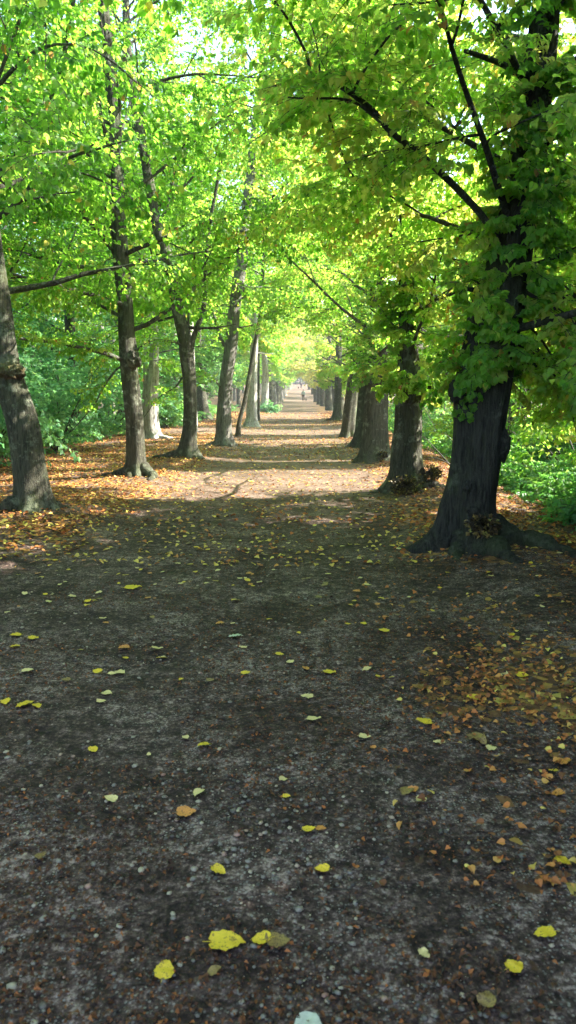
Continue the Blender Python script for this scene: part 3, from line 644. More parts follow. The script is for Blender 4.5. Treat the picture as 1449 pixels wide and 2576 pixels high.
wl = [wood_tree("woodland_tree", lab_w, -9.5, 20, 61, gW, h=14, rt=.22, zlo=1.6, nl=24, R=4.2, kind='mid', leaf=.12, tint=.35, mleaf=M_LEAFB, spr=.75),
      wood_tree("woodland_tree", lab_w, -12, 31, 62, gW, h=15, rt=.25, zlo=2.2, nl=22, R=4.4, leaf=.14, tint=.45, mleaf=M_LEAFB, m=M_BARKG, spr=1.1),
      wood_tree("woodland_tree", lab_w, -8.2, 40, 63, gW, h=14, rt=.24, zlo=2.4, nl=22, R=4.2, leaf=.14, tint=.5, mleaf=M_LEAF, spr=1.1),
      wood_tree("woodland_tree", lab_w, -15, 16, 64, gW, h=16, rt=.3, zlo=1.2, nl=26, R=4.8, leaf=.16, tint=.4, mleaf=M_LEAFB, spr=1.0)]
used = [(-9.5, 20), (-12, 31), (-8.2, 40), (-15, 16)]
rr_ = random.Random(11); tries = 0; k = 0
while k < 78 and tries < 6000:
    tries += 1; y = 8+rr_.random()**1.3*190; x = -7.2-rr_.random()*(16+y*.10)
    if y < 24 and x > -10: continue
    if y > 40: x += 1.0
    if min((x-a)**2+(y-b)**2 for a, b in used) < (3.6+y*.012)**2: continue
    used.append((x, y)); k += 1; s = rr_.uniform(.85, 1.15)
    copy_thing(wl[rr_.randrange(4)], (x, y, float(H(x, y))), rr_.uniform(0, 6.28), (s, s, s*rr_.uniform(.9, 1.15)))
# right-hand wood: near ones have their own crowns (gaps let the sun through), farther ones are copies
gX = "woodland trees behind the right row"; lab_x = "woodland tree in the bright green wood behind the right row"
wr = [wood_tree("woodland_tree", lab_x, 7.8, 9.5, 71, gX, h=11, rt=.13, zlo=1.6, nl=20, R=3.0, kind='mid', leaf=.11, tint=.45, keep=fullc, spr=.8),
      wood_tree("woodland_tree", lab_x, 8.6, 18.5, 72, gX, h=12, rt=.15, zlo=1.8, nl=20, R=3.2, kind='mid', leaf=.12, tint=.55, keep=fullc, spr=.8),
      wood_tree("woodland_tree", lab_x, 7.6, 30, 73, gX, h=12, rt=.18, zlo=1.8, nl=20, R=3.6, leaf=.15, tint=.6, keep=fullc, yellow=.05),
      wood_tree("woodland_tree", lab_x, 9.0, 44, 74, gX, h=12, rt=.18, zlo=1.8, nl=20, R=3.8, leaf=.17, tint=.6, keep=fullc, yellow=.05),
      wood_tree("woodland_tree", lab_x, 8.0, 2.5, 75, gX, h=12, rt=.18, zlo=3, nl=18, R=3.4, leaf=.16, tint=.5, keep=fullc),
      wood_tree("woodland_tree", lab_x, 23, 33, 76, gX, h=11, rt=.2, zlo=1.6, nl=20, R=4.0, leaf=.18, tint=.65, yellow=.05, mleaf=M_LEAFY),
      wood_tree("woodland_tree", lab_x, 24, 22, 77, gX, h=11, rt=.2, zlo=1.4, nl=20, R=4.0, leaf=.18, tint=.5)]
usedr = [(23, 33), (24, 22)]; k = 0; tries = 0
while k < 40 and tries < 6000:
    tries += 1; y = 12+rr_.random()**1.2*185; x = 22+rr_.random()*20 if y < 62 else 7+rr_.random()*24
    if min((x-a)**2+(y-b)**2 for a, b in usedr) < (3.8+y*.012)**2: continue
    usedr.append((x, y)); k += 1; s = rr_.uniform(.8, 1.1)
    copy_thing(wr[5+rr_.randrange(2)], (x, y, float(H(x, y))), rr_.uniform(0, 6.28), (s, s, s))
# unseen trees added round the viewer to block the sun and darken the path
gV = "short sun-blocking trees added right of the viewer"; lab_v = "short thick-leaved tree added right of the viewer, out of the picture, to block sun"
wv = wood_tree("woodland_tree", lab_v, 6.7, 3.0, 78, gV, mleaf=M_LEAFD, h=8.6, rt=.12, zlo=.8, nl=34, R=3.0, kind='mid', leaf=.13, tint=.4, ztop=8.2, spr=1.25)
for i, (x, y, sz_) in enumerate([(6.4, -.4, 1), (7.2, 6.3, 1), (8.0, 9.4, .9), (5.6, 8.0, .7), (6.6, 5.0, 1), (8.4, 7.4, 1.1), (6.2, -4, 1.1), (9.5, 1, 1.25), (9.8, 5, 1.15)]):
    copy_thing(wv, (x, y, float(H(x, y))), i*1.3, (sz_, sz_, sz_))
for i, (x, y) in enumerate([(-8.5, 4), (-9.5, -1), (-12, 8), (14, -4), (-13, -6)]):
    q = copy_thing(wl[1+i % 3], (x, y, float(H(x, y))), i*1.3, (1.05, 1.05, 1.1)); q["label"] = "unseen tree added beside or behind the viewer to darken the scene"; q["group"] = "unseen shade trees added around the viewer"
for i, (x, y, h_) in enumerate([(6.6, 10.4, 6.5), (6.6, 17.4, 7.5), (5.6, 19.4, 7), (8.0, 20.5, 9), (6.2, 22.6, 8), (6.4, 25.5, 8), (7.6, 28.5, 9), (6.4, 33.6, 9), (5.9, 36.5, 8), (8.2, 38, 9.5), (6.4, 40.5, 8.5), (7.6, 43.5, 9), (6.4, 46, 8), (6.8, 57, 9), (6.4, 62, 10), (8, 66, 10)]):  # dense second line placed to shade the path between the sun bands
    wood_tree("woodland_tree", lab_x, x, y, 700+i, gX, h=h_, rt=.10, zlo=.9, nl=30, R=2.9, kind='mid' if y < 25 else 'far', leaf=.11 if y < 25 else .16, tint=.6, keep=fullc, ztop=h_-.4, spr=1.25, yellow=.04)
far_src = bpy.data.objects["woodland_tree"]
far_src = q_ if (q_ := [o for o in COL.objects if o.get("label") == lab_x and abs(o.location.y-66) < .1][0]) else far_src
for i, (x, y) in enumerate([(6.4, 70), (7.8, 73), (6.6, 77), (7.6, 81), (6.4, 85), (7.6, 89), (6.6, 93), (7.4, 97), (6.6, 101), (7.4, 105), (6.6, 121), (7.4, 127), (6.6, 133), (7.2, 146), (6.8, 152)]):  # added behind the far row to keep that stretch of path out of the sun
    copy_thing(far_src, (x, y, float(H(x, y))), i*2.1, (1, 1, 1.05))
for i, (x, y) in enumerate([(-1.2, 236), (.9, 240), (3.4, 237), (-3.4, 241), (0, 247), (2.2, 250), (-2, 252), (5.5, 243), (-5.5, 246)]):
    q = copy_thing(wl[i % 4], (x, y, float(H(x, y))), i*1.7, (.9, .9, 1)); q["label"] = "dim tree closing the avenue at its far end"; q["group"] = "trees closing the far end of the avenue"
# the far wood that reads as one mass
fw = Acc(); r = np.random.default_rng(99); N = 90000
side = r.random(N); a = r.random(N)
x = np.where(side < .42, -44-r.random(N)*14, np.where(side < .74, 44+r.random(N)*12, (r.random(N)-.5)*110)); y = np.where(side < .74, -5+a*270, 245+r.random(N)*22)
zt = 11+5*vnoise(x*.15+y*.15, y*.12, 4)+np.where(side >= .74, 5, 0); z = H(x, y)+.2+(r.random(N)**.85)*zt
fw.leaves(np.stack([x, y, z], 1), r.normal(size=(N, 3)), r.normal(size=(N, 3)), (.55+.5*r.random(N))*np.where(side >= .74, 1.5, 1), 0, (.35+.2*r.normal(size=N)).clip(0, .9))
tag(link("distant_woods", fw.mesh("distant_woods", [M_LEAFB], smooth=False)), "hazy green mass of woodland closing the far view", kind="stuff")

# ------------------------------------------------------------------ bushes and undergrowth
def bush(label, x, y, h, R, seed, n=120, m=M_UNDER, tint=.4, leaf=.09, kind='mid', group=None, name="bush"):
    r = np.random.default_rng(seed); hb = float(H(x, y)); base = np.array([x, y, hb]); root = link(name, None, loc=tuple(base)); tag(root, label, "bush", group)
    W = Acc(base); P0 = []; D = []
    for i in range(9):
        az = i*2.4+r.normal()*.3; el = radians(42+35*r.random()); d = np.array([cos(az)*cos(el), sin(az)*cos(el), sin(el)])
        p = curve_pts(base+d*.05*np.array([1, 1, 0]), d, h*(.75+.4*r.random()), r, 8, up=.05, droop=.28); W.tube(p, .02*(1-.8*np.linspace(0, 1, 9)), 6, 0)
        for j in range(n//9):
            v = (.15+.85*r.random())*7.99; a = int(v); P0.append(p[a]+(p[a+1]-p[a])*(v-a)+r.normal(size=3)*R*.10); dd = unit(p[a+1]-p[a]); D.append(unit(dd*.4+r.normal(size=3)*.7*np.array([1, 1, .35])+np.array([0, 0, -.15])))
    link("stems", W.mesh("stems", [M_TWIG]), root); cr = Acc(base)
    put_sprays(cr, np.array(P0), np.array(D), .5+.6*r.random(len(P0)), kind, leaf, r, tint_mu=tint, mat_twig=1, keep=lambda p, t=False: (p[:, 2] > H(p[:, 0], p[:, 1])+.02) & ((x < 0) | ~sun_open(p)))
    link("foliage", cr.mesh("foliage", [m, M_TWIG], smooth=False), root)
M_UB = leaf_mat("shade_leaves", [(0, (.05, .17, .09)), (.5, (.11, .28, .13)), (1, (.20, .36, .14))], [(0, (.16, .46, .16)), (.5, (.30, .66, .22)), (1, (.50, .76, .22))], mixf=.48, rough=.45)
gB = "shady bushes at the edge of the left-hand wood"
for i, (x, y, h, R) in enumerate([(-6.6, 15.5, 2.6, 2.2), (-8.4, 17.5, 3.6, 2.6), (-6.4, 19.5, 3.0, 2.4), (-9.8, 13.5, 3.4, 2.6), (-7.6, 22.5, 3.8, 2.8), (-7.0, 27, 3.0, 2.6), (-11.5, 19, 4.0, 3), (-9.6, 26, 4.2, 3), (-6.9, 12.6, 1.7, 1.8), (-12, 24.5, 4.4, 3)]):
    bush("shady blue-green bush drooping at the edge of the left-hand wood", x, y, h, R, 200+i, n=200, m=M_UB, tint=.4, leaf=.10, group=gB)
bush("sunlit pale green bush low in the clearing between the striped and the forked trunk", -5.9, 33, 1.2, 1.6, 231, n=120, tint=.75, leaf=.11)
bush("grass-like sapling thicket standing between the bell-footed and the massive trunk", 2.9, 13.2, 1.1, .7, 232, n=40, tint=.8, leaf=.07)
bush("low green thicket round the foot of the far white sunlit trunk", -2.6, 59.2, .55, .7, 233, n=50, m=M_UB, tint=.4, leaf=.12)
gC = "leafy bushes on the bank behind the right row"
for i, (x, y, h, R) in enumerate([(5.2, 16, 1.9, 1.6), (5.6, 21, 2.2, 2), (5.0, 26, 2.0, 2), (6.6, 12.2, 2.1, 1.8), (5.4, 32, 2.4, 2), (5.8, 38, 2.4, 2), (8.6, 14.5, 2.6, 2.2), (4.6, 45, 2.2, 2), (5.6, 10.2, 3.0, 2), (5.3, 13.6, 3.2, 2), (7.0, 16.2, 3.8, 2.4), (5.2, 18.2, 3.2, 2), (7.8, 11.5, 3.8, 2.2), (6.2, 23, 3.4, 2)]):
    bush("bright leafy bush on the bank behind the right row", x, y, h, R, 240+i, n=190, m=M_LEAF if i % 2 else M_UNDER, tint=.62, leaf=.10, group=gC)
# low bramble-like cover
un = Acc(); r = np.random.default_rng(300); N = 15000
y = 4.5+r.random(N)**1.7*62; right = r.random(N) < .62
edge = 3.5+.045*np.clip(y-8, 0, 16)+.35*(fbm(y*.7, y*0, 8)-.5)
x = np.where(right, edge+r.random(N)**1.4*8, -6.6-.08*np.clip(16-y, 0, 8)-r.random(N)**1.4*9 + (y > 36)*1.0)
ok = ~((~right) & (y < 10.5)); x = x[ok]; y = y[ok]; right = right[ok]; N = len(x)
hgt = (.06+.5*r.random(N))*np.clip(np.where(right, (x-edge[ok])*1.3+.3, 1), .25, 1)
P0 = np.stack([x, y, H(x, y)+hgt], 1); az = r.random(N)*2*pi; D = np.stack([np.cos(az), np.sin(az), .25*r.normal(size=N)], 1)
put_sprays(un, P0, D, .28+.3*r.random(N), 'far', .085, r, tint_mu=.55, keep=lambda p, t=False: p[:, 2] > H(p[:, 0], p[:, 1])+.01, twigs=False)
fr = (y < 16) & right
put_sprays(un, P0[fr], D[fr]+np.array([0, 0, .1]), .25+.25*r.random(fr.sum()), 'mid', .062, r, tint_mu=.5, keep=lambda p, t=False: p[:, 2] > H(p[:, 0], p[:, 1])+.01)
tag(link("undergrowth", un.mesh("undergrowth", [M_UNDER, M_TWIG], smooth=False)), "low leafy brambles and weeds covering both woodland edges", kind="stuff")

# ------------------------------------------------------------------ dead leaves, grit and pebbles
M_LIT = leaf_mat("dead_leaves", [(0, (.060, .028, .014)), (.25, (.19, .070, .024)), (.55, (.54, .175, .045)), (.82, (.56, .34, .08)), (1, (.72, .56, .12))], [(0, (.05, .02, .01)), (.5, (.30, .12, .03)), (1, (.60, .48, .08))], mixf=.15, rough=.6)
lit = Acc(); r = np.random.default_rng(400); N = 300000
y = 2.2+58*r.random(N)**1.75; x = -9.5+18*r.random(N)
dens_ = np.where(y < 6.5, 2.4, .9); d = litter_d(x, y)*(.35+.65*np.exp(-np.clip(y-14, 0, 99)/16)); ok = (r.random(N) < d*dens_) & (~((x > 3.6) | (x < -7)) | (r.random(N) < .3)); x = x[ok]; y = y[ok]; N = len(x)
az = r.random(N)*2*pi; nn = np.stack([r.normal(size=N)*.35, r.normal(size=N)*.35, np.ones(N)], 1)
dd = np.stack([np.cos(az), np.sin(az), .22*r.normal(size=N)], 1)
tl = np.where(x > .5, np.where(y < 6.5, .44, .38), .37)+.22*r.normal(size=N); tl = np.where(r.random(N) < np.where(x < 0, .16, np.where(y < 6.5, .025, .07)), .9+.1*r.random(N), tl).clip(0, 1)
nn += 0; pz = np.stack([x, y, H(x, y)+.010+.02*r.random(N)], 1); sz_ = (.024+.032*r.random(N))*(1+.016*y)*np.where(y < 7, .56, 1); nr_ = y < 10
lit.leaves(pz[nr_], dd[nr_], nn[nr_], sz_[nr_], 0, tl[nr_], fine=True, curl=.17); lit.leaves(pz[~nr_], dd[~nr_], nn[~nr_], sz_[~nr_], 0, tl[~nr_], wid=.42, curl=.22)
tag(link("leaf_litter", lit.mesh("leaf_litter", [M_LIT], smooth=False)), "orange and brown leaf litter drifted along both verges", kind="stuff")
# crumbs of rotten leaf and bark on the path
cb = Acc(); N = 90000; y = 1.3+11*r.random(N)**1.4; x = (r.random(N)-.5)*(1.4+y*.95)+.1*y*0
ok = r.random(N) < sstep(.36, .6, fbm(x*1.2+9, y*1.2, 71)); x = x[ok]; y = y[ok]; N = len(x); az = r.random(N)*2*pi
cb.leaves(np.stack([x, y, H(x, y)+.006+.006*r.random(N)], 1), np.stack([np.cos(az), np.sin(az), .3*r.normal(size=N)], 1), np.stack([r.normal(size=N)*.5, r.normal(size=N)*.5, np.ones(N)], 1), .005+.020*r.random(N)**2.2, 0, (.22*r.random(N)+.25*(r.random(N) < .14)), wid=.3, curl=.3)
tag(link("leaf_crumbs", cb.mesh("leaf_crumbs", [M_LIT], smooth=False)), "dark crumbs of rotted leaf trodden into the path", kind="stuff")
M_PEB = mat("pebble_stone")[0]; n = M_PEB.node_tree; out = n.nodes[0]
a_ = node(n, "ShaderNodeAttribute", attribute_name="tint").outputs["Fac"]
pc = ramp(n, a_, [(0, (.05, .042, .036)), (.4, (.12, .095, .075)), (.72, (.22, .185, .15)), (.93, (.42, .34, .23)), (1, (.30, .15, .11))])
pb = n.nodes.new("ShaderNodeBsdfPrincipled"); n.links.new(pc, pb.inputs["Base Color"]); pb.inputs["Roughness"].default_value = .6; n.links.new(pb.outputs[0], out.inputs[0])
pe = Acc(); N = 42000; y = 1.3+6.5*r.random(N)**1.5; x = (r.random(N)-.5)*(1.3+y*.9)
ok = r.random(N) < (sstep(.40, .66, fbm(x*1.1, y*1.1, 72))*(.25+.75*sstep(.9, -.6, x))*np.exp(-(y-1.3)/3.0)*1.3+.03); x = x[ok]; y = y[ok]; N = len(x)
ph = (1+5**.5)/2; ico = unit(np.array([(-1, ph, 0), (1, ph, 0), (-1, -ph, 0), (1, -ph, 0), (0, -1, ph), (0, 1, ph), (0, -1, -ph), (0, 1, -ph), (ph, 0, -1), (ph, 0, 1), (-ph, 0, -1), (-ph, 0, 1)], float))
icf = np.array([(0, 11, 5), (0, 5, 1), (0, 1, 7), (0, 7, 10), (0, 10, 11), (1, 5, 9), (5, 11, 4), (11, 10, 2), (10, 7, 6), (7, 1, 8), (3, 9, 4), (3, 4, 2), (3, 2, 6), (3, 6, 8), (3, 8, 9), (4, 9, 5), (2, 4, 11), (6, 2, 10), (8, 6, 7), (9, 8, 1)])
sz = .0018+.0085*r.random(N)**3.2; az = r.random(N)*6.28; ex_ = .7+.6*r.random(N)
vx = ico[None, :, 0]*sz[:, None]*ex_[:, None]*1.15; vy = ico[None, :, 1]*sz[:, None]; vz = ico[None, :, 2]*sz[:, None]*.6
v = np.stack([x[:, None]+vx*np.cos(az)[:, None]-vy*np.sin(az)[:, None], y[:, None]+vx*np.sin(az)[:, None]+vy*np.cos(az)[:, None], (H(x, y)+.003)[:, None]+vz], -1)
pe.add(v.reshape(-1, 3), (np.arange(N)[:, None, None]*12+icf[None]).reshape(-1, 3), 0, np.repeat(r.random(N), 20))
N = 1500; y = 1.35+3.6*r.random(N)**1.5; x = (r.random(N)-.5)*(1.3+y*.9); ok = r.random(N) < (.12+.88*sstep(.5, -.5, x))*np.exp(-(y-1.35)/2.2)*(.25+.75*sstep(.42, .55, fbm(x*1.6, y*1.6, 74))); x = x[ok]; y = y[ok]; N = len(x)
sz = .005+.009*r.random(N)**2; az = r.random(N)*6.28; ex_ = .75+.5*r.random(N)
vx = ico[None, :, 0]*sz[:, None]*ex_[:, None]*1.2; vy = ico[None, :, 1]*sz[:, None]; vz = ico[None, :, 2]*sz[:, None]*.55
v = np.stack([x[:, None]+vx*np.cos(az)[:, None]-vy*np.sin(az)[:, None], y[:, None]+vx*np.sin(az)[:, None]+vy*np.cos(az)[:, None], (H(x, y)+.004)[:, None]+vz], -1)
pe.add(v.reshape(-1, 3), (np.arange(N)[:, None, None]*12+icf[None]).reshape(-1, 3), 0, np.repeat(.35+.65*r.random(N), 20))
tag(link("gravel", pe.mesh("gravel", [M_PEB])), "small mixed pebbles half sunk in the dark path", kind="stuff")
tw = Acc(); N = 700; y = 1.5+9*r.random(N)**1.4; x = (r.random(N)-.5)*(1.4+y*.9); az = r.random(N)*6.28; ln = .03+.12*r.random(N)**2
A_ = np.stack([x, y, H(x, y)+.010], 1); B_ = A_+np.stack([np.cos(az)*ln, np.sin(az)*ln, .006*r.normal(size=N)], 1); tw.prisms(A_, B_, .0012+.0015*r.random(N), np.full(N, .001), 0)
tag(link("twig_litter", tw.mesh("twig_litter", [M_TWIG])), "short broken twigs scattered over the path", kind="stuff")

# ------------------------------------------------------------------ single fallen leaves
def fallen_mat(name, c, dk, spot=.45):
    m, n, out = mat(name); tc = n.nodes.new("ShaderNodeTexCoord"); oi = n.nodes.new("ShaderNodeObjectInfo")
    mp = n.nodes.new("ShaderNodeVectorMath"); mp.operation = 'ADD'; n.links.new(tc.outputs["Object"], mp.inputs[0]); n.links.new(oi.outputs["Location"], mp.inputs[1])
    x = noise(n, mp.outputs[0], 5, 4, .6); x2 = noise(n, mp.outputs[0], 11, 3, .7)
    col = ramp(n, x, [(.25, tuple(v*.75 for v in c)), (.65, c)])
    sp = ramp(n, mathn(n, 'ADD', mathn(n, 'MULTIPLY', x2, .6), mathn(n, 'MULTIPLY', x, .4)), [(spot+.09, (0, 0, 0)), (spot+.13, (1, 1, 1))])
    col = mixc(n, mathn(n, 'MULTIPLY', sp, .9), col, dk)
    pb = n.nodes.new("ShaderNodeBsdfPrincipled"); n.links.new(col, pb.inputs["Base Color"]); pb.inputs["Roughness"].default_value = .45; n.links.new(pb.outputs[0], out.inputs[0]); return m
FM = {'y': fallen_mat("yellow_leaf", (.78, .52, .03), (.25, .14, .03)), 'p': fallen_mat("pale_leaf", (.74, .56, .24), (.30, .28, .10), .48), 'o': fallen_mat("orange_leaf", (.62, .24, .05), (.16, .07, .03), .45),
      'b': fallen_mat("tan_leaf", (.30, .19, .06), (.10, .05, .025), .42), 'w': fallen_mat("whitish_leaf", (.52, .52, .42), (.4, .45, .3), .52)}
def leaf_mesh(seed, m):
    r = np.random.default_rng(seed); K = 12; t = np.linspace(0, 1, K)**1.0
    wv = .47*np.sin(np.pi*t**.60)**.62*(1-.30*t**2)*(1+.05*np.sin(t*23+seed)); wv[0] = .10; wv[-1] = 0
    acc = Acc(); cu = r.uniform(-.35, .5); fo = r.uniform(.02, .22); V = []
    back = np.where(t < .12, -.10, 0)
    z = cu*(t-.5)**2*.5 + r.normal()*.02*np.sin(t*9)
    jit = 1+.025*r.normal(size=(2, K))
    V = np.concatenate([np.stack([t, 0*t, z], 1), np.stack([t+back*1.0, wv*jit[0]*.55, z+fo*wv*.5], 1), np.stack([t+back*1.6, wv*jit[0], z+fo*wv+.03*r.normal(size=K)], 1),
                        np.stack([t+back*1.0, -wv*jit[1]*.55, z+fo*wv*.5], 1), np.stack([t+back*1.6, -wv*jit[1], z+fo*wv+.03*r.normal(size=K)], 1)]) - np.array([.5, 0, .0])
    V[:, 2] -= V[:, 2].min(); i = np.arange(K-1)
    for a, b in ((0, 1), (1, 2)): acc.add(V, np.stack([a*K+i, a*K+i+1, b*K+i+1, b*K+i], 1))
    acc2 = Acc(); F_ = []
    for a, b in ((0, 1), (1, 2), (3, 0), (4, 3)): F_.append(np.stack([a*K+i, a*K+i+1, b*K+i+1, b*K+i], 1))
    acc2.add(V, np.concatenate(F_)); st = np.array([[-.5, 0, V[0, 2]], [-.62, .01, V[0, 2]+.0], [-.85, .05*r.normal(), .01]])
    acc2.tube(st, [.018, .013, .011], 4, 0)
    return acc2.mesh("fallen_leaf", [m])
FL = {k: [leaf_mesh(500+i*7+j, FM[k]) for j in range(5)] for i, k in enumerate(FM)}
rl = random.Random(77)
def fallen(p, size, kind, label, group=None, rz=None):
    o = link("fallen_leaf", FL[kind][rl.randrange(5)]); x, y = float(p[0]), float(p[1]); e = .03
    hx = (float(H(x+e, y))-float(H(x-e, y)))/(2*e); hy = (float(H(x, y+e))-float(H(x, y-e)))/(2*e)
    o.location = (x, y, float(H(x, y))+.012); o.rotation_euler = (math.atan(hy)+rl.gauss(0, .10), -math.atan(hx)+rl.gauss(0, .10), rl.uniform(0, 6.28) if rz is None else rz); o.scale = (size, size, size)
    tag(o, label, "leaf", group); return o
HERO = [(578, 2383, .098, 'y', "largest bright yellow leaf near the bottom, left of a mottled pair"), (652, 2372, .058, 'y', "mottled yellow leaf touching a brown-tinged one near the bottom"),
 (703, 2375, .070, 'b', "brown-tinged leaf right of the mottled yellow one near the bottom"), (415, 2447, .064, 'y', "round clean yellow leaf, lowest at left on the gravelly path"),
 (1365, 2358, .060, 'y', "golden leaf with brown tip at far lower right"), (1298, 2441, .054, 'y', "crumpled yellow leaf below the golden one at lower right"), (1225, 2523, .056, 'b', "dull ochre squarish leaf, lowest at right"),
 (785, 2588, .070, 'w', "pale silvery leaf cut by the bottom edge"), (1070, 2410, .036, 'p', "little cream-yellow leaf alone right of bottom centre"), (543, 2450, .036, 'b', "tiny tan leaf between the two brightest yellow ones"),
 (102, 2163, .055, 'b', "faded olive leaf at far left on pebbles"), (553, 2198, .058, 'y', "spotted dark yellow oval leaf left of centre below the orange-stained one"), (807, 2193, .056, 'y', "greenish yellow three-cornered leaf right of centre"),
 (1409, 2173, .064, 'y', "speckled yellow round leaf close to the right edge"), (780, 2092, .053, 'y', "yellow oval leaf with a brown scrap beside it"), (810, 2091, .042, 'o', "brown scrap beside the yellow oval leaf"),
 (472, 2050, .080, 'o', "orange-stained yellow leaf beside a dark stick"), (276, 2016, .058, 'p', "pale lemon leaf on gravel at left"), (498, 2003, .062, 'p', "pale lemon leaf above the orange-stained one"),
 (709, 1967, .045, 'p', "pale folded leaf near the middle of the path"), (236, 1893, .056, 'y', "yellow leaf with dark dots at left, midway down the path"), (510, 1881, .062, 'y', "mustard leaf left of centre, midway"), (468, 1862, .044, 'p', "thin pale leaf just above the mustard one"),
 (1233, 1890, .062, 'p', "whitish yellow leaf in front of the broad crumpled tan one"), (1102, 1873, .058, 'p', "pale mottled leaf left of the broad crumpled tan one"), (1205, 1868, .110, 'b', "broad crumpled tan leaf at right below the orange drift"),
 (920, 1860, .060, 'p', "cream leaf lying nearly edge-on right of centre"), (793, 1815, .078, 'p', "wide pale leaf in the centre of the path"), (1063, 1820, .085, 'y', "curled yellow leaf left of the orange drift"), (1187, 1760, .070, 'y', "lemon leaf on the edge of the orange drift"),
 (832, 1696, .100, 'y', "biggest vivid yellow leaf at mid-path, standing out right of centre"), (770, 1757, .072, 'p', "flat pale leaf below the biggest mid-path yellow one"), (620, 1697, .070, 'y', "amber leaf left of the biggest mid-path yellow one"), (770, 1687, .070, 'o', "orange-rimmed leaf immediately left of the biggest mid-path yellow one"),
 (950, 1705, .058, 'y', "acid yellow small leaf right of the biggest mid-path yellow one"), (243, 1693, .085, 'y', "yellow leaf in a cluster of four at left"), (305, 1697, .090, 'p', "large pale leaf in the cluster of four at left"), (272, 1750, .070, 'p', "pale leaf below the cluster of four at left"), (283, 1700, .06, 'p', "greenish middle leaf in the cluster of four at left"),
 (57, 1780, .10, 'y', "long yellow leaf near the left edge"), (95, 1782, .06, 'y', "short leaf touching the long yellow one near the left edge"), (15, 1772, .075, 'y', "yellow leaf nearly cut by the left edge"), (72, 1692, .085, 'p', "buff leaf at left above the long yellow one"),
 (398, 1636, .095, 'p', "upright folded pale leaf left of centre"), (310, 1634, .10, 'o', "rusty orange leaf with bark scraps at left"), (587, 1605, .115, 'w', "bluish-white leaf, palest on the path"), (705, 1650, .07, 'y', "yellow leaf with a notch, near path centre"), (37, 1602, .10, 'y', "upper yellow leaf of the trio at far left"), (86, 1609, .085, 'y', "right-hand leaf of the trio at far left"), (40, 1630, .08, 'y', "lower leaf of the trio at far left"),
 (963, 1590, .10, 'y', "ochre yellow leaf at the tip of the orange drift"), (338, 1482, .19, 'y', "broad vivid yellow leaf on the path below the striped trunk"), (925, 1475, .10, 'p', "creamy leaf alone towards the massive trunk"), (590, 1514, .10, 'y', "yellow leaf right of the broad one below the striped trunk"),
 (1418, 1920, .085, 'o', "long amber leaf beside the root tip at the right edge"), (1390, 1945, .045, 'y', "greenish yellow leaf below the root tip at right"), (1400, 2003, .06, 'o', "orange leaf lying on a brown one at right"), (1430, 1728, .085, 'b', "beige leaf at right edge in the orange drift"), (1020, 2000, .075, 'b', "dull yellow leaf of a clump of three right of centre"), (1042, 1992, .055, 'o', "rusty leaf of a clump of three right of centre"), (1056, 2019, .055, 'p', "olive leaf of a clump of three right of centre")]
ROT = {0: .1, 1: 3.0, 2: .25, 3: 1.6, 12: 2.9, 14: .3, 16: .2, 30: .4, 17: 2.8}
for ih, (px, py, s, k, lab) in enumerate(HERO):
    fallen(G(px, py), s*(.95 if py > 2300 else .82 if py > 1720 else .68), k, lab, rz=ROT.get(ih), group= "distinct fallen leaves on the path")
cand = []
while len(cand) < 238:
    y = 2.3+rl.random()**.55*5.6; x = rl.uniform(-.52, .50)*(y*.80)+.0*y
    dens = .10+.9*float(sstep(3.0, 8.0, y))
    if rl.random() < dens: cand.append((x, y))
LBL = {'y': "small yellow leaf, one of many dotted over the bare path", 'p': "small pale cream leaf, one of many dotted over the bare path", 'o': "small rusty orange leaf, one of many dotted over the bare path", 'b': "small dull tan leaf, one of many dotted over the bare path"}
for x, y in cand:
    k = rl.choices('ypob', (36, 30, 14, 20))[0]; fallen((x, y), rl.uniform(.026, .058)*(1 if y > 3.5 else .6), k, LBL[k], "small fallen leaves dotted over the path")
ff = Acc(); r = np.random.default_rng(410); N = 3400; y = 6.8+42*r.random(N)**1.5; x = -3.4+5.6*r.random(N); az = r.random(N)*6.28
tl = np.where(r.random(N) < .6, .82+.18*r.random(N), .3+.4*r.random(N))
ff.leaves(np.stack([x, y, H(x, y)+.014+.01*r.random(N)], 1), np.stack([np.cos(az), np.sin(az), .2*r.normal(size=N)], 1), np.stack([r.normal(size=N)*.3, r.normal(size=N)*.3, np.ones(N)], 1), .028+.03*r.random(N), 0, tl, fine=True)
tag(link("scattered_leaves", ff.mesh("scattered_leaves", [M_LIT], smooth=False)), "yellow leaves sprinkled down the middle of the avenue", kind="stuff")

M_DEAD = leaf_mat('withered_leaves', [(0, (.025, .017, .010)), (.5, (.11, .072, .030)), (.8, (.30, .21, .06)), (1, (.20, .26, .06))], [(0, (.04, .03, .01)), (1, (.4, .4, .08))], mixf=.15)
# burr of dead shoots at the feet of two trunks
def burr(root, base, off, R, seed, n=420):
    r = np.random.default_rng(seed); A = Acc(base); c = base+off; d = unit(r.normal(size=(n, 3))+unit(off*np.array([1, 1, 0]))*.8); p = c+d*R*(.35+.65*r.random((n, 1)))*np.array([1.2, 1.2, .75])
    A.prisms(c+d*R*.1, p, np.full(n, .004), np.full(n, .002), 1); A.leaves(p, d+np.array([0, 0, -.3]), r.normal(size=(n, 3)), .028+.025*r.random(n), 0, (.05+.95*r.random(n)**2.2), curl=.3)
    link("dead_shoots", A.mesh("dead_shoots", [M_DEAD, M_TWIG], smooth=False), root)
burr(R1, b1, P(1212, 1322, 6.93)-b1, .13, 1, 420)
burr(R2, b2, P(1020, 1222, 11.25)-b2, .22, 2, 500); burr(R2, b2, P(1078, 1190, 11.5)-b2, .16, 3, 300)
burr(R3, b3, P(955, 1146, 16.3)-b3, .15, 4, 200)

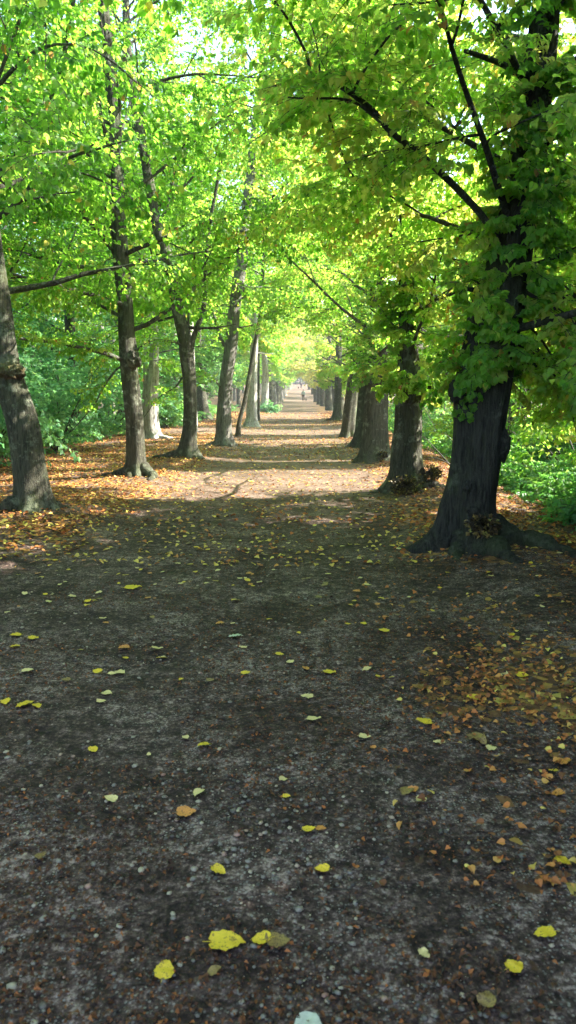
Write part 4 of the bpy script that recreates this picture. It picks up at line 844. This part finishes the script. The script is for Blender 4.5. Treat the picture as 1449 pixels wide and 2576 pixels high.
def knob(root, base, c, R, seed, m, name="burr"):
    me = bpy.data.meshes.new(name); import bmesh; bm = bmesh.new(); bmesh.ops.create_icosphere(bm, subdivisions=4, radius=1)
    co = np.array([v.co for v in bm.verts]); k = 1+.35*(fbm(co[:, 0]*2.3+seed, co[:, 1]*2.3+co[:, 2]*1.9, seed)-.5)*2+.18*(fbm(co[:, 0]*7, co[:, 2]*7+co[:, 1]*5, seed+3)-.5)*2
    for v, a, kk in zip(bm.verts, co, k): v.co = [(a[j]*kk*R[j]+c[j]-base[j]) for j in range(3)]
    for f in bm.faces: f.smooth = True
    bm.to_mesh(me); bm.free(); me.materials.append(m); link(name, me, root)
M_BURR = bark_mat("burr_bark", (.03, .018, .010), (.12, .075, .04), (.26, .24, .16), .55, .5)
knob(L1, c1, P(20, 935, 9.32), (.20, .17, .13), 3, M_BURR)
knob(R1, b1, P(1263, 1120, 7.2), (.07, .09, .16), 5, M_BARKD); knob(R1, b1, P(1150, 985, 7.15), (.08, .10, .10), 6, M_BARKD); knob(R1, b1, P(1175, 1225, 6.98), (.05, .04, .05), 7, M_BARKD); knob(R1, b1, P(1190, 1285, 6.97), (.06, .05, .05), 8, M_BARKD)
knob(R2, b2, P(1030, 1000, 11.4), (.14, .10, .10), 9, M_BARK); knob(L2, c2, P(336, 905, 13.5), (.13, .12, .16), 10, M_BARK); knob(L4, c4, P(610, 722, 21.7), (.12, .15, .16), 11, M_BARKG)
# ------------------------------------------------------------------ walkers and dogs
def skin_obj(name, joints, edges, radii, m, parent, lv=1):
    me = bpy.data.meshes.new(name); me.from_pydata(joints, edges, []); me.materials.append(m); o = link(name, me, parent)
    md = o.modifiers.new("Skin", 'SKIN'); md.use_smooth_shade = True
    sv = me.skin_vertices[0].data
    for i, rd in enumerate(radii): sv[i].radius = (rd, rd) if isinstance(rd, float) else rd
    sv[0].use_root = True
    ss = o.modifiers.new("Subdivision", 'SUBSURF'); ss.levels = lv; ss.render_levels = lv
    return o
M_SKIN = plain("skin", (.48, .30, .22), .6, .05); M_JEANS = plain("dark_trousers", (.03, .035, .045), .8, .2); M_HAIR = plain("brown_hair", (.07, .04, .025), .6, .2)
M_JACK = plain("pale_blue_jacket", (.42, .52, .60), .8, .1); M_DARKJ = plain("dark_coat", (.045, .05, .055), .8, .1); M_SHOE = plain("pale_shoes", (.5, .48, .45), .7, .1); M_DOG = plain("black_dog_fur", (.02, .018, .016), .7, .3)
def person(x, y, label, jm, rz, h=1.68):
    z = float(H(x, y)); s = h/1.70; root = link("person", None, loc=(x, y, z)); root.rotation_euler = (0, 0, rz); root.scale = (s, s, s); tag(root, label, "person")
    J = [(0, 0, .93), (0, 0, 1.12), (0, .0, 1.36), (0, -.01, 1.47), (0, -.02, 1.55), (0, -.02, 1.64), (-.17, 0, 1.38), (-.22, .02, 1.12), (-.20, -.10, .90), (-.19, -.14, .82), (.17, 0, 1.38), (.22, .03, 1.12), (.21, -.04, .88), (.20, -.07, .80),
         (-.09, 0, .86), (-.10, -.12, .50), (-.10, -.08, .10), (-.10, -.20, .04), (.09, 0, .86), (.10, .04, .50), (.10, .22, .13), (.10, .13, .04)]
    E = [(0, 1), (1, 2), (2, 3), (3, 4), (4, 5), (2, 6), (6, 7), (7, 8), (8, 9), (2, 10), (10, 11), (11, 12), (12, 13), (0, 14), (14, 15), (15, 16), (16, 17), (0, 18), (18, 19), (19, 20), (20, 21)]
    Rr = [(.145, .10), (.125, .09), (.13, .09), .05, (.075, .088), (.06, .075), .055, .043, .032, .03, .055, .043, .032, .03, .088, .056, .038, .03, .088, .056, .038, .03]
    skin_obj("body", J, E, Rr, M_SKIN, root)
    jj = [0, 1, 2, 6, 7, 8, 10, 11, 12]; mp = {a: i for i, a in enumerate(jj)}
    skin_obj("jacket", [J[a] if a else (0, 0, .84) for a in jj], [(mp[a], mp[b]) for a, b in E if a in mp and b in mp], [(.185, .135), (.16, .12), (.165, .12), .078, .062, .05, .078, .062, .05], jm, root)
    jj = [0, 14, 15, 16, 18, 19, 20]; mp = {a: i for i, a in enumerate(jj)}
    skin_obj("trousers", [J[a] for a in jj], [(mp[a], mp[b]) for a, b in E if a in mp and b in mp], [(.16, .12), .105, .075, .058, .105, .075, .058], M_JEANS, root)
    skin_obj("hair", [(0, .02, 1.50), (0, .025, 1.60), (0, -.01, 1.67)], [(0, 1), (1, 2)], [.06, .09, .07], M_HAIR, root)
    for a, b in ((16, 17), (20, 21)): skin_obj("shoe", [J[a][:2]+(.07,), tuple(J[b])], [(0, 1)], [.052, .042], M_SHOE, root)
    return root
def dog(x, y, rz, label, s=1.0):
    z = float(H(x, y)); root = link("dog", None, loc=(x, y, z)); root.rotation_euler = (0, 0, rz); root.scale = (s, s, s); tag(root, label, "dog")
    J = [(0, .05, .30), (0, -.15, .30), (0, -.32, .32), (0, -.42, .42), (0, -.50, .47), (0, -.60, .44), (0, .22, .32), (0, .36, .42), (0, .42, .50),
         (-.07, -.30, .20), (-.07, -.28, .10), (-.07, -.31, .02), (.07, -.30, .20), (.07, -.34, .10), (.07, -.36, .02), (-.07, .20, .22), (-.07, .27, .12), (-.07, .24, .02), (.07, .20, .22), (.07, .30, .12), (.07, .28, .02)]
    E = [(0, 1), (1, 2), (2, 3), (3, 4), (4, 5), (0, 6), (6, 7), (7, 8), (2, 9), (9, 10), (10, 11), (2, 12), (12, 13), (13, 14), (6, 15), (15, 16), (16, 17), (6, 18), (18, 19), (19, 20)]
    Rr = [.085, .10, .105, .065, .068, .03, .085, .022, .012, .038, .024, .02, .038, .024, .02, .045, .024, .02, .045, .024, .02]
    skin_obj("body", J, E, Rr, M_DOG, root)
    for sx in (-1, 1): skin_obj("ear", [(sx*.04, -.46, .53), (sx*.055, -.45, .59)], [(0, 1)], [.022, .008], M_DOG, root)
py_ = 105.0
def atp(px, y): return P(px, 1000, y)[0]
person(atp(763, py_), py_, "walker in a pale blue jacket and dark trousers, nearest on the distant path", M_JACK, pi)
dog(atp(770, py_-.3), py_-.3, pi, "small black dog at the feet of the walker in pale blue", .9)
person(atp(757.5, 186), 186, "far tiny walker in dark clothes near the end of the avenue", M_DARKJ, 0)
dog(atp(751, 185), 185, 0, "dark dog left of the far walker near the end of the avenue", 1.1)

# ------------------------------------------------------------------ the air down the avenue
hz = Acc(); X0, X1, Y0, Y1, Z0, Z1 = -300, 300, -40, 620, -4, 32
hz.add([(X0, Y0, Z0), (X1, Y0, Z0), (X1, Y1, Z0), (X0, Y1, Z0), (X0, Y0, Z1), (X1, Y0, Z1), (X1, Y1, Z1), (X0, Y1, Z1)], [(0, 3, 2, 1), (4, 5, 6, 7), (0, 1, 5, 4), (1, 2, 6, 5), (2, 3, 7, 6), (3, 0, 4, 7)])
m, n, out = mat("haze_air"); pv = n.nodes.new("ShaderNodeVolumePrincipled"); pv.inputs["Color"].default_value = (.9, .95, 1, 1); pv.inputs["Density"].default_value = .0011; pv.inputs["Anisotropy"].default_value = .35
n.links.new(pv.outputs[0], out.inputs["Volume"])
tag(link("haze", hz.mesh("haze", [m], smooth=False)), "thin morning haze in the air down the avenue", kind="stuff")
